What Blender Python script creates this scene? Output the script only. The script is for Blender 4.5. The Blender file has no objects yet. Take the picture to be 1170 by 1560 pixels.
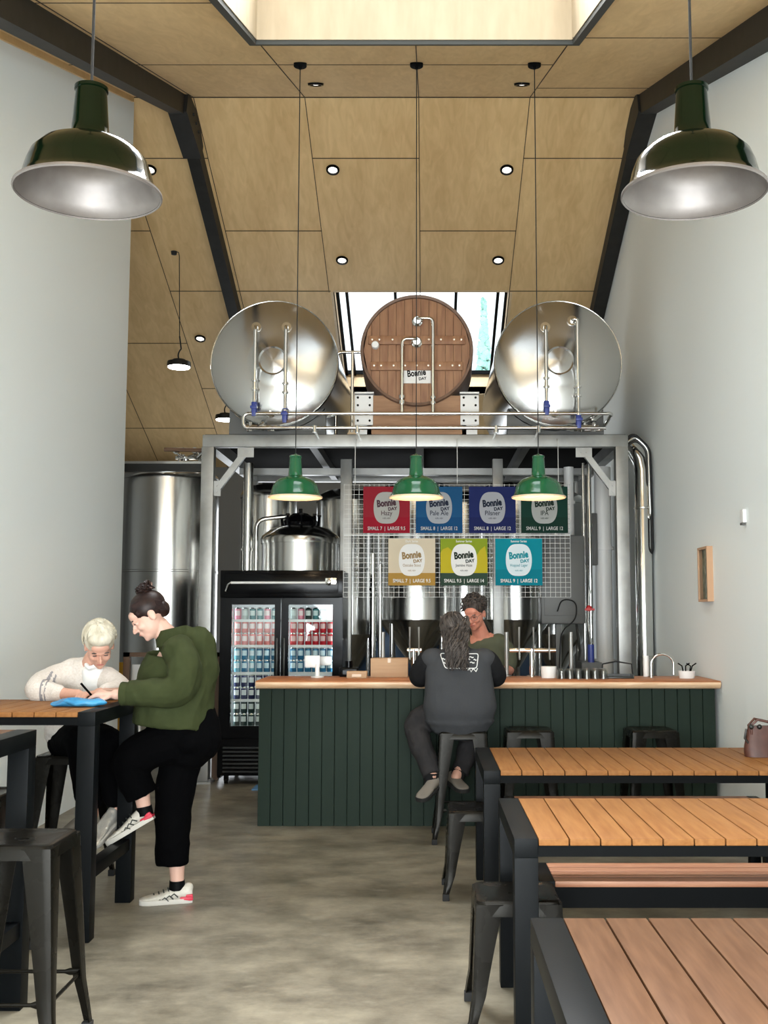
import bpy, bmesh, math, random
from mathutils import Vector, Matrix, noise
random.seed(7)
C = bpy.context.scene.collection
PI = math.pi
# ------------------------------------------------------------------ camera
cd = bpy.data.cameras.new('camera'); cam = bpy.data.objects.new('camera', cd); C.objects.link(cam)
cam.location = (0, 0, 1.5)
cam.rotation_euler = (PI/2 + math.atan(158/1650), 0, 0)
cd.sensor_fit = 'AUTO'; cd.sensor_width = 36; cd.lens = 36*1650/1560
cd.shift_x = -65/1560; cd.clip_start = .05; cd.clip_end = 200
bpy.context.scene.camera = cam
# ------------------------------------------------------------------ world, lights, exposure
sc = bpy.context.scene
sc.view_settings.view_transform = 'Standard'; sc.view_settings.look = 'None'
sc.view_settings.exposure = 0.6; sc.view_settings.gamma = 1.0
sc.view_settings.use_curve_mapping = False
w = bpy.data.worlds.new('overcast_sky'); sc.world = w; w.use_nodes = True
wn = w.node_tree; bgn = wn.nodes['Background']
bgn.inputs[0].default_value = (.86, .95, 1.0, 1); bgn.inputs[1].default_value = 1.5
def area(name, loc, rot, sx, sy, power, col=(1, 1, 1), spread=PI):
    l = bpy.data.lights.new(name, 'AREA'); l.shape = 'RECTANGLE'; l.size = sx; l.size_y = sy
    l.energy = power; l.color = col; l.spread = spread
    o = bpy.data.objects.new(name, l); C.objects.link(o); o.location = loc; o.rotation_euler = rot
    return o
area('daylight_front_glazing', (-.2, -1.1, 1.35), (PI/2, 0, 0), 4.2, 2.3, 460, (.9, .96, 1))
area('daylight_over_ridge', (-.08, 9.3, 9.6), (math.radians(-38), 0, 0), 4.6, 4.2, 4600, (.95, .98, 1))
area('daylight_over_skylight', (-.08, 5.2, 8.2), (0, 0, 0), 3.6, 3.8, 120, (.95, .98, 1))
area('daylight_over_rear_roof', (-.06, 10.6, 8.4), (math.radians(40), 0, 0), 3.0, 2.2, 500, (.93, .97, 1))
area('brewery_fill_light', (-1.6, 16.1, 1.9), (-PI/2, 0, 0), 3.0, 2.4, 60, (.9, .95, 1))  # added fill light in front of the back wall; no door there

# ------------------------------------------------------------------ materials
def mat(name, col, rough=.5, metal=0., spec=.5, noise_amt=0., scale=8., stretch=(1, 1, 1), col2=None, bump=0., coat=0., emis=0., alpha=1., rvar=0., detail=4):
    m = bpy.data.materials.new(name); m.use_nodes = True; nt = m.node_tree; b = nt.nodes['Principled BSDF']
    b.inputs['Base Color'].default_value = (*col, 1); b.inputs['Roughness'].default_value = rough
    b.inputs['Metallic'].default_value = metal; b.inputs['Specular IOR Level'].default_value = spec
    b.inputs['Coat Weight'].default_value = coat
    if emis:
        b.inputs['Emission Color'].default_value = (*col, 1); b.inputs['Emission Strength'].default_value = emis
    if col2 or bump or rvar:
        tc = nt.nodes.new('ShaderNodeTexCoord'); mp = nt.nodes.new('ShaderNodeMapping'); mp.inputs['Scale'].default_value = stretch
        nz = nt.nodes.new('ShaderNodeTexNoise'); nz.inputs['Scale'].default_value = scale; nz.inputs['Detail'].default_value = detail
        nt.links.new(tc.outputs['Object'], mp.inputs[0]); nt.links.new(mp.outputs[0], nz.inputs['Vector'])
        if col2:
            cr = nt.nodes.new('ShaderNodeValToRGB'); cr.color_ramp.elements[0].position = .32; cr.color_ramp.elements[1].position = .68
            cr.color_ramp.elements[0].color = (*col, 1); cr.color_ramp.elements[1].color = (*col2, 1)
            nt.links.new(nz.outputs['Fac'], cr.inputs[0]); nt.links.new(cr.outputs[0], b.inputs['Base Color'])
        if bump:
            bp = nt.nodes.new('ShaderNodeBump'); bp.inputs['Strength'].default_value = bump; bp.inputs['Distance'].default_value = .01
            nt.links.new(nz.outputs['Fac'], bp.inputs['Height']); nt.links.new(bp.outputs[0], b.inputs['Normal'])
        if rvar:
            mr = nt.nodes.new('ShaderNodeMapRange'); mr.inputs['To Min'].default_value = max(0, rough-rvar); mr.inputs['To Max'].default_value = rough+rvar
            nt.links.new(nz.outputs['Fac'], mr.inputs[0]); nt.links.new(mr.outputs[0], b.inputs['Roughness'])
    return m
def glass(name, tint=(1, 1, 1), ior=1.45):
    m = bpy.data.materials.new(name); m.use_nodes = True; nt = m.node_tree; nt.nodes.clear()
    o = nt.nodes.new('ShaderNodeOutputMaterial'); mx = nt.nodes.new('ShaderNodeMixShader'); fr = nt.nodes.new('ShaderNodeMath'); lw = nt.nodes.new('ShaderNodeLayerWeight'); pw = nt.nodes.new('ShaderNodeMath')
    t = nt.nodes.new('ShaderNodeBsdfTransparent'); g = nt.nodes.new('ShaderNodeBsdfGlossy'); g.inputs['Roughness'].default_value = .02
    t.inputs[0].default_value = (*tint, 1); lw.inputs[0].default_value = .5
    pw.operation = 'POWER'; pw.inputs[1].default_value = 4.5; nt.links.new(lw.outputs['Facing'], pw.inputs[0])
    fr.operation = 'MULTIPLY_ADD'; fr.inputs[1].default_value = .8; fr.inputs[2].default_value = ((ior-1)/(ior+1))**2; nt.links.new(pw.outputs[0], fr.inputs[0])
    nt.links.new(fr.outputs[0], mx.inputs[0]); nt.links.new(t.outputs[0], mx.inputs[1]); nt.links.new(g.outputs[0], mx.inputs[2]); nt.links.new(mx.outputs[0], o.inputs[0])
    return m
def concrete():
    m = mat('polished_concrete', (.3, .27, .21), .38)
    nt = m.node_tree; b = nt.nodes['Principled BSDF']; L = nt.links.new
    tc = nt.nodes.new('ShaderNodeTexCoord')
    n1 = nt.nodes.new('ShaderNodeTexNoise'); n1.inputs['Scale'].default_value = 1.6; n1.inputs['Detail'].default_value = 10; n1.inputs['Roughness'].default_value = .72
    mp = nt.nodes.new('ShaderNodeMapping'); mp.inputs['Scale'].default_value = (1.5, 2.0, 1)
    L(tc.outputs['Object'], mp.inputs[0]); L(mp.outputs[0], n1.inputs['Vector'])
    r = nt.nodes.new('ShaderNodeValToRGB'); e = r.color_ramp.elements
    e[0].position = .3; e[0].color = (.07, .061, .042, 1); e[1].position = .72; e[1].color = (.33, .295, .22, 1)
    m1 = e.new(.5); m1.color = (.19, .168, .124, 1)
    L(n1.outputs['Fac'], r.inputs[0])
    n2 = nt.nodes.new('ShaderNodeTexNoise'); n2.inputs['Scale'].default_value = 5; n2.inputs['Detail'].default_value = 6
    mp2 = nt.nodes.new('ShaderNodeMapping'); mp2.inputs['Scale'].default_value = (1.2, 2.4, 1); L(tc.outputs['Object'], mp2.inputs[0]); L(mp2.outputs[0], n2.inputs['Vector'])
    r2 = nt.nodes.new('ShaderNodeValToRGB'); r2.color_ramp.elements[0].position = .62; r2.color_ramp.elements[1].position = .75
    r2.color_ramp.elements[0].color = (0, 0, 0, 1); r2.color_ramp.elements[1].color = (.5, .5, .5, 1); L(n2.outputs['Fac'], r2.inputs[0])
    mx = nt.nodes.new('ShaderNodeMix'); mx.data_type = 'RGBA'; L(r2.outputs[0], mx.inputs[0]); L(r.outputs[0], mx.inputs[6]); mx.inputs[7].default_value = (.33, .30, .23, 1)
    L(mx.outputs[2], b.inputs['Base Color'])
    n3 = nt.nodes.new('ShaderNodeTexNoise'); n3.inputs['Scale'].default_value = 3.; L(tc.outputs['Object'], n3.inputs['Vector'])
    mr = nt.nodes.new('ShaderNodeMapRange'); mr.inputs['To Min'].default_value = .25; mr.inputs['To Max'].default_value = .5; L(n3.outputs['Fac'], mr.inputs[0]); L(mr.outputs[0], b.inputs['Roughness'])
    bp = nt.nodes.new('ShaderNodeBump'); bp.inputs['Strength'].default_value = .12; bp.inputs['Distance'].default_value = .01; L(n2.outputs['Fac'], bp.inputs['Height']); L(bp.outputs[0], b.inputs['Normal'])
    return m
def plywood():
    m = mat('plywood', (.45, .3, .16), .55)
    nt = m.node_tree; b = nt.nodes['Principled BSDF']; L = nt.links.new
    tc = nt.nodes.new('ShaderNodeTexCoord'); mp = nt.nodes.new('ShaderNodeMapping'); mp.inputs['Scale'].default_value = (2.2, .5, .5)
    L(tc.outputs['Object'], mp.inputs[0])
    n0 = nt.nodes.new('ShaderNodeTexNoise'); n0.inputs['Scale'].default_value = 1.4; n0.inputs['Detail'].default_value = 3; L(mp.outputs[0], n0.inputs['Vector'])
    n1 = nt.nodes.new('ShaderNodeTexNoise'); n1.inputs['Scale'].default_value = 6; n1.inputs['Detail'].default_value = 8; n1.inputs['Distortion'].default_value = 1.3; L(mp.outputs[0], n1.inputs['Vector'])
    ma = nt.nodes.new('ShaderNodeMath'); ma.operation = 'MULTIPLY_ADD'; ma.inputs[1].default_value = .5; L(n1.outputs['Fac'], ma.inputs[0])
    mb_ = nt.nodes.new('ShaderNodeMath'); mb_.operation = 'MULTIPLY'; mb_.inputs[1].default_value = .5; L(n0.outputs['Fac'], mb_.inputs[0]); L(mb_.outputs[0], ma.inputs[2])
    r = nt.nodes.new('ShaderNodeValToRGB'); e = r.color_ramp.elements; e[0].position = .3; e[0].color = (.60, .39, .17, 1); e[1].position = .7; e[1].color = (.82, .58, .29, 1)
    L(ma.outputs[0], r.inputs[0]); L(r.outputs[0], b.inputs['Base Color'])
    return m
def steel(name, col=(.62, .62, .6), rough=.2, stretch=(1, 1, .05), rv=.06):
    return mat(name, col, rough, 1.0, rvar=rv, scale=30, stretch=stretch)
M = {}
M['concrete'] = concrete(); M['ply'] = plywood()
M['ply_light'] = mat('plywood_pale', (.62, .45, .26), .5, col2=(.7, .53, .32), scale=5, stretch=(.6, 3, 3))
M['ply_pale'] = mat('shaft_plywood', (.40, .32, .21), .6, col2=(.46, .37, .25), scale=4, stretch=(3, 3, .6))
M['wall'] = mat('white_plaster', (.82, .87, .87), .75, bump=.03, scale=60)
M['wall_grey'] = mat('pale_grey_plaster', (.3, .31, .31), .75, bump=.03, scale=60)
M['seam'] = mat('seam_gap', (.05, .03, .015), .8)
M['beam'] = mat('charcoal_steel_paint', (.014, .014, .012), .55, spec=.25, col2=(.022, .021, .019), scale=10)
M['skytrim'] = mat('grey_steel_trim', (.05, .053, .05), .6, spec=.2)
M['bench_wood'] = mat('red_cedar', (.30, .11, .05), .5, col2=(.42, .20, .105), scale=4, stretch=(.7, 14, 14), detail=6)
M['slat'] = mat('oiled_teak', (.21, .085, .025), .5, spec=.1, col2=(.285, .13, .042), scale=5, stretch=(9, .8, 9), detail=6)
M['slat_dull'] = mat('weathered_teak', (.085, .039, .018), .5, spec=.08, col2=(.125, .062, .031), scale=6, stretch=(9, .8, 9), detail=6)
M['slab'] = mat('live_edge_timber', (.30, .10, .035), .35, col2=(.46, .20, .09), scale=3, stretch=(.7, 6, 9), detail=6)
M['slab_edge'] = mat('pale_sapwood', (.6, .36, .2), .35, col2=(.8, .58, .38), scale=5, stretch=(.8, 3, 8), detail=5)
M['black'] = mat('black_powder_coat', (.0025, .003, .0033), .55, spec=.06)
M['blackgloss'] = mat('black_gloss', (.002, .002, .0025), .16, spec=.12)
M['frame'] = mat('charcoal_powder_coat', (.003, .0038, .0043), .42, spec=.08, bump=.02, scale=200)
M['gun'] = mat('gunmetal', (.009, .008, .006), .27, .4, rvar=.08, scale=6, spec=.12)
M['gun_dark'] = mat('dark_gunmetal', (.03, .03, .028), .32, .6)
M['rubber'] = mat('rubber', (.01, .01, .01), .8)
M['steel'] = steel('brushed_steel'); M['steel_bright'] = steel('polished_steel', (.75, .75, .73), .12)
M['head_steel'] = steel('tank_head_steel', (.56, .56, .55), .22, (1, 1, 1), .02)
_nt = M['head_steel'].node_tree; _tg = _nt.nodes.new('ShaderNodeTangent'); _tg.direction_type = 'RADIAL'; _tg.axis = 'Y'
_nt.nodes['Principled BSDF'].inputs['Anisotropic'].default_value = .8; _nt.nodes['Principled BSDF'].inputs['Anisotropic Rotation'].default_value = .25; _nt.links.new(_tg.outputs[0], _nt.nodes['Principled BSDF'].inputs['Tangent'])
M['galv'] = mat('galvanised_steel', (.27, .27, .255), .42, .75, col2=(.38, .38, .365), scale=5, rvar=.1)
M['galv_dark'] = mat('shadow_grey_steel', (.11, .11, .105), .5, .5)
M['green_panel'] = mat('deep_green_paint', (.016, .028, .020), .55, spec=.12)
M['green_lamp'] = mat('green_enamel', (.008, .09, .035), .14, coat=.4)
M['dkgreen_lamp'] = mat('dark_green_enamel', (.001, .0045, .0015), .1, spec=.18)
M['lamp_in_grey'] = mat('worn_aluminium_inside', (.15, .132, .12), .48, .6, col2=(.21, .19, .175), scale=9)
M['lamp_in_white'] = mat('white_enamel_inside', (.8, .6, .42), .4)
M['bulb'] = mat('warm_bulb', (1, .72, .4), .4, emis=4)
M['led'] = mat('led_disc', (1, .97, .9), .4, emis=9)
M['led_soft'] = mat('downlight_disc', (1, .95, .85), .4, emis=3)
M['white'] = mat('white_paint', (.8, .8, .78), .45); M['whitegloss'] = mat('white_plastic', (.8, .8, .79), .3)
M['vat'] = mat('oak_stave', (.23, .10, .045), .5, col2=(.36, .18, .085), scale=4, stretch=(6, 6, .8), detail=6)
M['vat_rim'] = mat('dark_oak_rim', (.15, .085, .055), .55, col2=(.2, .12, .08), scale=8)
M['vat_cradle'] = mat('cradle_timber', (.25, .12, .05), .5, col2=(.36, .19, .09), scale=5, stretch=(.7, 6, 6))
M['brass'] = mat('pale_bolt', (.8, .7, .58), .3, .6)
M['blue_valve'] = mat('blue_handle', (.03, .05, .25), .4); M['red_valve'] = mat('red_handle', (.5, .02, .02), .4)
M['darkblue'] = mat('navy_reflection_sheet', (.02, .055, .11), .3, .3)
M['glass'] = glass('clear_glass'); M['glass_fridge'] = glass('fridge_door_glass', (.92, .95, .95))
M['tumbler'] = glass('tumbler_glass', (.85, .87, .86), 1.8)
M['brown'] = mat('rust_brown_steel', (.12, .065, .035), .5); M['yellow'] = mat('safety_yellow', (.62, .33, .02), .5)
M['card'] = mat('cardboard', (.42, .27, .16), .8, col2=(.48, .32, .19), scale=4, stretch=(1, 1, 12)); M['tape'] = mat('parcel_tape', (.6, .46, .32), .35)
M['leather'] = mat('brown_leather', (.055, .017, .010), .5, col2=(.085, .028, .017), scale=18, bump=.2)
M['foliage'] = mat('hazed_conifer_foliage', (.3, .55, .48), .9, col2=(.42, .68, .6), scale=4)  # pale blue-green puts the outdoor haze into the foliage colour
M['bark'] = mat('bark', (.12, .08, .05), .9)
M['hair_white'] = mat('white_hair', (.42, .38, .28), .6, col2=(.68, .64, .53), scale=30, stretch=(1, 1, .3))
M['hair_dark'] = mat('dark_brown_hair', (.010, .0045, .004), .45, spec=.25, col2=(.022, .010, .008), scale=40)
M['hair_grey'] = mat('greying_brown_hair', (.010, .007, .006), .55, spec=.25, col2=(.10, .085, .075), scale=45, stretch=(1, 1, .3))
M['skin'] = mat('skin', (.56, .30, .215), .5, col2=(.62, .35, .26), scale=14); M['skin_pale'] = mat('pale_skin', (.60, .37, .29), .5)
M['skin_red'] = mat('ruddy_skin', (.55, .23, .16), .5)
M['lip'] = mat('lip', (.4, .12, .1), .5); M['eye'] = mat('eye_dark', (.03, .02, .02), .3)
M['olive'] = mat('olive_canvas', (.027, .034, .012), .85, spec=.12, col2=(.038, .047, .018), scale=9, bump=.15)
M['olive_tee'] = mat('olive_jersey', (.085, .095, .065), .9, spec=.12)
M['sweat'] = mat('charcoal_fleece', (.05, .052, .056), .95, spec=.12, bump=.1, scale=60); M['sweat_dark'] = mat('black_fleece', (.013, .013, .014), .95, spec=.12)
M['jeans'] = mat('black_denim', (.022, .021, .022), .85, spec=.12, col2=(.032, .03, .03), scale=12, bump=.3)
M['trouser'] = mat('black_cotton', (.0012, .0012, .0015), .9, spec=.04)
M['cream'] = mat('cream_knit', (.62, .56, .50), .95, col2=(.7, .65, .6), scale=90, bump=.35); M['shirt'] = mat('white_cotton', (.8, .8, .78), .8); M['stripe'] = mat('grey_yarn', (.25, .24, .25), .9)
M['shoe'] = mat('grey_white_mesh', (.46, .44, .38), .6, col2=(.58, .56, .5), scale=40); M['shoe_dk'] = mat('dark_lace', (.03, .035, .03), .7)
M['shoe_sole'] = mat('pale_sole', (.55, .53, .48), .6); M['shoe_red'] = mat('crimson_foam', (.55, .02, .05), .5)
M['silver_shoe'] = mat('silver_crinkle', (.75, .73, .66), .3, .6, bump=.9, scale=30); M['brownshoe'] = mat('dusty_suede', (.17, .15, .125), .8)
M['blue_bag'] = mat('blue_shiny_cloth', (.02, .16, .36), .25, col2=(.05, .3, .55), scale=14, bump=.6)
M['tray'] = mat('dark_tray', (.02, .022, .02), .3); M['tie'] = mat('hair_claw_clip', (.25, .16, .13), .25)

# ------------------------------------------------------------------ mesh helpers
class MB:
    def __init__(s): s.bm = bmesh.new()
    def _m(s, geom_f, mi, T=None, verts=None):
        for f in geom_f: f.material_index = mi
        if T is not None: bmesh.ops.transform(s.bm, matrix=T, verts=verts)
    def box(s, a, b, mi=0, bev=0., T=None):
        x0, y0, z0 = [min(a[i], b[i]) for i in range(3)]; x1, y1, z1 = [max(a[i], b[i]) for i in range(3)]
        vs = [s.bm.verts.new(p) for p in [(x0, y0, z0), (x1, y0, z0), (x1, y1, z0), (x0, y1, z0), (x0, y0, z1), (x1, y0, z1), (x1, y1, z1), (x0, y1, z1)]]
        fs = [s.bm.faces.new([vs[i] for i in q]) for q in [(0, 3, 2, 1), (4, 5, 6, 7), (0, 1, 5, 4), (1, 2, 6, 5), (2, 3, 7, 6), (3, 0, 4, 7)]]
        for f in fs: f.material_index = mi
        if T is not None: bmesh.ops.transform(s.bm, matrix=T, verts=vs)
        if bev:
            es = list({e for f in fs for e in f.edges})
            bmesh.ops.bevel(s.bm, geom=es, offset=bev, segments=2, affect='EDGES', profile=.6, material=-1)
        return s
    def rings(s, rs, mi=0, cap=True, closed=True, capmi=None):
        """loft a list of rings (lists of points)"""
        R = [[s.bm.verts.new(p) for p in r] for r in rs]; n = len(R[0])
        for a, b in zip(R, R[1:]):
            for i in range(n if closed else n-1):
                j = (i+1) % n
                try: f = s.bm.faces.new((a[i], a[j], b[j], b[i])); f.material_index = mi
                except ValueError: pass
        if cap:
            for r, fl in ((R[0], True), (R[-1], False)):
                try: f = s.bm.faces.new(r[::-1] if fl else r); f.material_index = mi if capmi is None else capmi
                except ValueError: pass
        return R
    def lathe(s, prof, T=None, n=32, mi=0, cap=False):
        T = T or Matrix(); s.rings([[T @ Vector((r*math.cos(2*PI*i/n), r*math.sin(2*PI*i/n), z)) for i in range(n)] for r, z in prof], mi, cap)
        return s
    def tube(s, pts, rad, n=10, mi=0, cap=True, flat=None):
        pts = [Vector(p) for p in pts]; k = len(pts)
        if not hasattr(rad, '__len__'): rad = [rad]*k
        up = None; rs = []
        for i, p in enumerate(pts):
            d = ((pts[min(i+1, k-1)]-p).normalized() + (p-pts[max(i-1, 0)]).normalized())
            if d.length < 1e-6: d = pts[min(i+1, k-1)]-pts[max(i-1, 0)]
            d.normalize()
            if up is None:
                up = Vector((0, 0, 1)) if abs(d.z) < .9 else Vector((0, 1, 0))
            u = (up - d*up.dot(d)).normalized(); v = d.cross(u); up = u
            r = rad[i]; ru, rv = (r, r) if not hasattr(r, '__len__') else r
            rs.append([p + u*ru*math.cos(2*PI*j/n) + v*rv*math.sin(2*PI*j/n) for j in range(n)])
        s.rings(rs, mi, cap); return s
    def ell(s, c, r, mi=0, rot=None, u=16, v=10):
        T = Matrix.Translation(c) @ (rot or Matrix()) @ Matrix.Diagonal((r[0], r[1], r[2], 1))
        g = bmesh.ops.create_uvsphere(s.bm, u_segments=u, v_segments=v, radius=1, matrix=T)
        for vv in g['verts']:
            for f in vv.link_faces: f.material_index = mi
        return s
    def cyl(s, a, b, r, n=20, mi=0, r2=None):
        return s.tube([a, b], [r, r if r2 is None else r2], n, mi)
    def quad(s, pts, mi=0):
        f = s.bm.faces.new([s.bm.verts.new(p) for p in pts]); f.material_index = mi; return s
    def addmesh(s, me, T, mi=0):
        n0 = len(s.bm.faces); nv = len(s.bm.verts); s.bm.from_mesh(me); s.bm.faces.ensure_lookup_table(); s.bm.verts.ensure_lookup_table()
        for f in s.bm.faces[n0:]: f.material_index = mi
        bmesh.ops.transform(s.bm, matrix=T, verts=s.bm.verts[nv:]); return s
    def build(s, name, mats, parent=None, smooth=True, ang=38, loc=None):
        bmesh.ops.recalc_face_normals(s.bm, faces=s.bm.faces)
        if smooth:
            for e in s.bm.edges:
                if len(e.link_faces) == 2: e.smooth = e.calc_face_angle(0) < math.radians(ang)
            for f in s.bm.faces: f.smooth = True
        me = bpy.data.meshes.new(name); s.bm.to_mesh(me); s.bm.free()
        for m in (mats if isinstance(mats, (list, tuple)) else [mats]): me.materials.append(M[m] if isinstance(m, str) else m)
        o = bpy.data.objects.new(name, me); C.objects.link(o)
        if parent: o.parent = parent
        if loc: o.location = loc
        return o
def tag(o, label=None, cat=None, group=None, kind=None):
    if label: o['label'] = label
    if cat: o['category'] = cat
    if group: o['group'] = group
    if kind: o['kind'] = kind
    return o
def thing(name, loc, label, cat, group=None, rz=0.):
    o = bpy.data.objects.new(name, None); o.empty_display_size = .1; C.objects.link(o); o.location = loc; o.rotation_euler[2] = rz
    return tag(o, label, cat, group)
def copy_tree(o, parent=None):
    c = o.copy(); C.objects.link(c)
    if parent: c.parent = parent
    for ch in list(o.children): copy_tree(ch, c)
    return c
def struct(o): o['kind'] = 'structure'; return o
_tc = {}
def text_mesh(txt, bold=0., extr=0.001, spacing=1.):
    k = (txt, bold, extr, spacing)
    if k in _tc: return _tc[k]
    cu = bpy.data.curves.new('t', 'FONT'); cu.body = txt; cu.size = 1; cu.extrude = extr; cu.offset = bold; cu.align_x = 'CENTER'; cu.space_character = spacing; cu.resolution_u = 3
    o = bpy.data.objects.new('t', cu); C.objects.link(o)
    dg = bpy.context.evaluated_depsgraph_get(); me = bpy.data.meshes.new_from_object(o.evaluated_get(dg))
    bpy.data.objects.remove(o); _tc[k] = me; return me
def arc(p0, p1, c, n=6):
    p0, p1, c = Vector(p0), Vector(p1), Vector(c)
    return [(1-t)**2*p0 + 2*t*(1-t)*c + t*t*p1 for t in [i/n for i in range(n+1)]]
def pipe_path(pts, r=.06, n=5):
    """round the corners of a polyline"""
    pts = [Vector(p) for p in pts]; out = [pts[0]]
    for a, b, c in zip(pts, pts[1:], pts[2:]):
        d1 = (a-b).normalized(); d2 = (c-b).normalized(); q = min(r, (a-b).length*.49, (c-b).length*.49)
        out += arc(b+d1*q, b+d2*q, b, n)
    return out+[pts[-1]]

# ------------------------------------------------------------------ setting
XL, XR = -2.775, 2.12
YR, ZR, SN, SF = 9.8, 6.37, .354, .404
YF, YB, XB = -.9, 16.3, -5.6
zn = lambda y: ZR - SN*(YR-y)
zf = lambda y: ZR - SF*(y-YR)
m = MB(); m.box((XB-.2, YF-.2, -.12), (XR+.2, YB+.2, 0)); struct(m.build('floor', 'concrete', smooth=False))
m = MB(); th = .13
m.rings([[(XL-th, y, 0), (XL, y, 0), (XL, y, z), (XL-th, y, z)] for y, z in ((YF, zn(YF)-.0), (9.86, zn(9.8)-.02))]); m.box((XB, 9.74, 0), (XL-th, 9.86, 6.3))
struct(m.build('wall_left', 'wall', smooth=False))
m = MB(); m.rings([[(XR, y, 0), (XR+th, y, 0), (XR+th, y, z), (XR, y, z)] for y, z in ((YF, zn(YF)), (YR, ZR), (YB, zf(YB)))])
struct(m.build('wall_right', 'wall', smooth=False))
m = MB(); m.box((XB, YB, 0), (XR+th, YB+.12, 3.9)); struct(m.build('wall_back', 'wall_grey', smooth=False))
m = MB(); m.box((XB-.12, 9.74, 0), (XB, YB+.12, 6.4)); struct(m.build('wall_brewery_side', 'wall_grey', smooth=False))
# front wall behind the camera, with glazed opening
m = MB(); m.box((XL-th, YF-.12, 0), (-2.35, YF, zn(YF))); m.box((1.95, YF-.12, 0), (XR+th, YF, zn(YF))); m.box((-2.35, YF-.12, 2.4), (1.95, YF, zn(YF)))
struct(m.build('wall_front', 'wall', smooth=False))
m = MB()
for x in (-2.35, -1.3, -.23, .85, 1.9): m.box((x, YF-.1, 0), (x+.06, YF-.03, 2.4))
for z in (0, 2.34): m.box((-2.35, YF-.1, z), (1.95, YF-.03, z+.06))
wf = struct(m.build('window_1', 'black', smooth=False))
MB().box((-2.3, YF-.07, .05), (1.9, YF-.06, 2.35)).build('window_glass', 'glass', wf, smooth=False)
# ceiling: two plywood slopes with openings, seams as shadow gaps
SX0, SX1, SY0, SY1 = -1.15, .985, 4.0, 6.96       # near skylight
FX0, FX1, FY0, FY1 = -1.10, .98, 12.46, 14.45     # far skylight
m = MB()
def slope(x0, x1, y0, y1, zfun, t=.1):
    m.rings([[(x, y0, zfun(y0)), (x, y1, zfun(y1)), (x, y1, zfun(y1)+t), (x, y0, zfun(y0)+t)] for x in (x0, x1)])
slope(XL-th, SX0, YF, YR, zn); slope(SX1, XR+th, YF, YR, zn); slope(SX0, SX1, YF, SY0, zn); slope(SX0, SX1, SY1, YR, zn)
slope(XB, FX0, YR, YB, zf); slope(FX1, XR+th, YR, YB, zf); slope(FX0, FX1, YR, FY0, zf); slope(FX0, FX1, FY1, YB, zf)
ceil = struct(m.build('ceiling', 'ply', smooth=False))
m = MB()
def seam(x0, y0, x1, y1, zfun, wd=.007, d=.004):
    if abs(x0-x1) < 1e-6: m.rings([[(x0-wd/2, y, zfun(y)+.002), (x0+wd/2, y, zfun(y)+.002), (x0+wd/2, y, zfun(y)-d), (x0-wd/2, y, zfun(y)-d)] for y in (y0, y1)])
    else: m.rings([[(x, y0-wd/2, zfun(y0-wd/2)+.002), (x, y0+wd/2, zfun(y0+wd/2)+.002), (x, y0+wd/2, zfun(y0+wd/2)-d), (x, y0-wd/2, zfun(y0-wd/2)-d)] for x in (x0, x1)])
for x in (-1.15, -.075, .975):
    seam(x, SY1 if x > -1.2 else YF, x, YR, zn); seam(x, YR, x, FY0, zf)
    seam(x, YF, x, SY0, zn)
for x in (-2.2, 2.03): seam(x, YF, x, YR, zn)
for x in (-4.04, -3.02, -2.2): seam(x, YR, x, YB, zf)
seam(XL, YR-.015, XR, YR-.015, zn, .02, .008)
for y, x0, x1 in ((5.87, XL, SX0), (3.8, XL, XR), (7.97, XL, -1.15), (7.97, -1.15, .975), (6.9, .975, XR), (9.2, .975, XR), (1.2, XL, XR)): seam(x0, y, x1, y, zn)
for y, x0, x1 in ((10.51, -1.15, -.075), (10.51, .975, XR), (10.51, -3.02, -2.2), (11.49, -2.2, -1.15), (11.49, -.075, .975), (11.49, -4.04, -3.02), (12.44, -3.02, -1.13), (12.44, .975, XR), (13.39, -4.04, -3.02), (14.33, -3.02, -2.2), (14.33, -2.2, -1.1), (15.26, -5.5, -3.02), (12.2, XB, -4.04)): seam(x0, y, x1, y, zf)
struct(m.build('trim_1', 'seam', smooth=False))
# near skylight shaft
m = MB(); zt = 6.15
def shaft(m, x0, x1, y0, y1, zfun, zt0, zt1, t=.03):
    x0 += .006; x1 -= .006; y0 += .006; y1 -= .006
    zt = lambda y: zt0 + (zt1-zt0)*(y-y0)/(y1-y0)
    for x, s in ((x0, -t), (x1, t)):
        m.rings([[(x, y, zfun(y)-.002), (x+s, y, zfun(y)-.002), (x+s, y, zt(y)), (x, y, zt(y))] for y in (y0-t, y1+t)])
    for y, s in ((y0, -t), (y1, t)):
        m.rings([[(x, y, zfun(y)-.002), (x, y+s, zfun(y)-.002), (x, y+s, zt(y)), (x, y, zt(y))] for x in (x0, x1)])
shaft(m, SX0, SX1, SY0, SY1, zn, 5.3, 6.15); struct(m.build('trim_2', 'ply_pale', smooth=False))
m = MB(); b = .05
for x0, x1 in ((SX0-b, SX0), (SX1, SX1+b)): m.rings([[(x0, y, zn(y)-.035), (x1, y, zn(y)-.035), (x1, y, zn(y)+.01), (x0, y, zn(y)+.01)] for y in (SY0-b, SY1+b)])
for y0, y1 in ((SY0-b, SY0), (SY1, SY1+b)): m.rings([[(x, y0, zn(y0)-.035), (x, y1, zn(y1)-.035), (x, y1, zn(y1)+.01), (x, y0, zn(y0)+.01)] for x in (SX0, SX1)])
struct(m.build('trim_3', 'skytrim', smooth=False))
m = MB()
m.rings([[(x, SY0, 5.3), (x, SY1, 6.15), (x, SY1, 6.17), (x, SY0, 5.32)] for x in (SX0, SX1)])
struct(m.build('window_2', 'glass', smooth=False))
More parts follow.
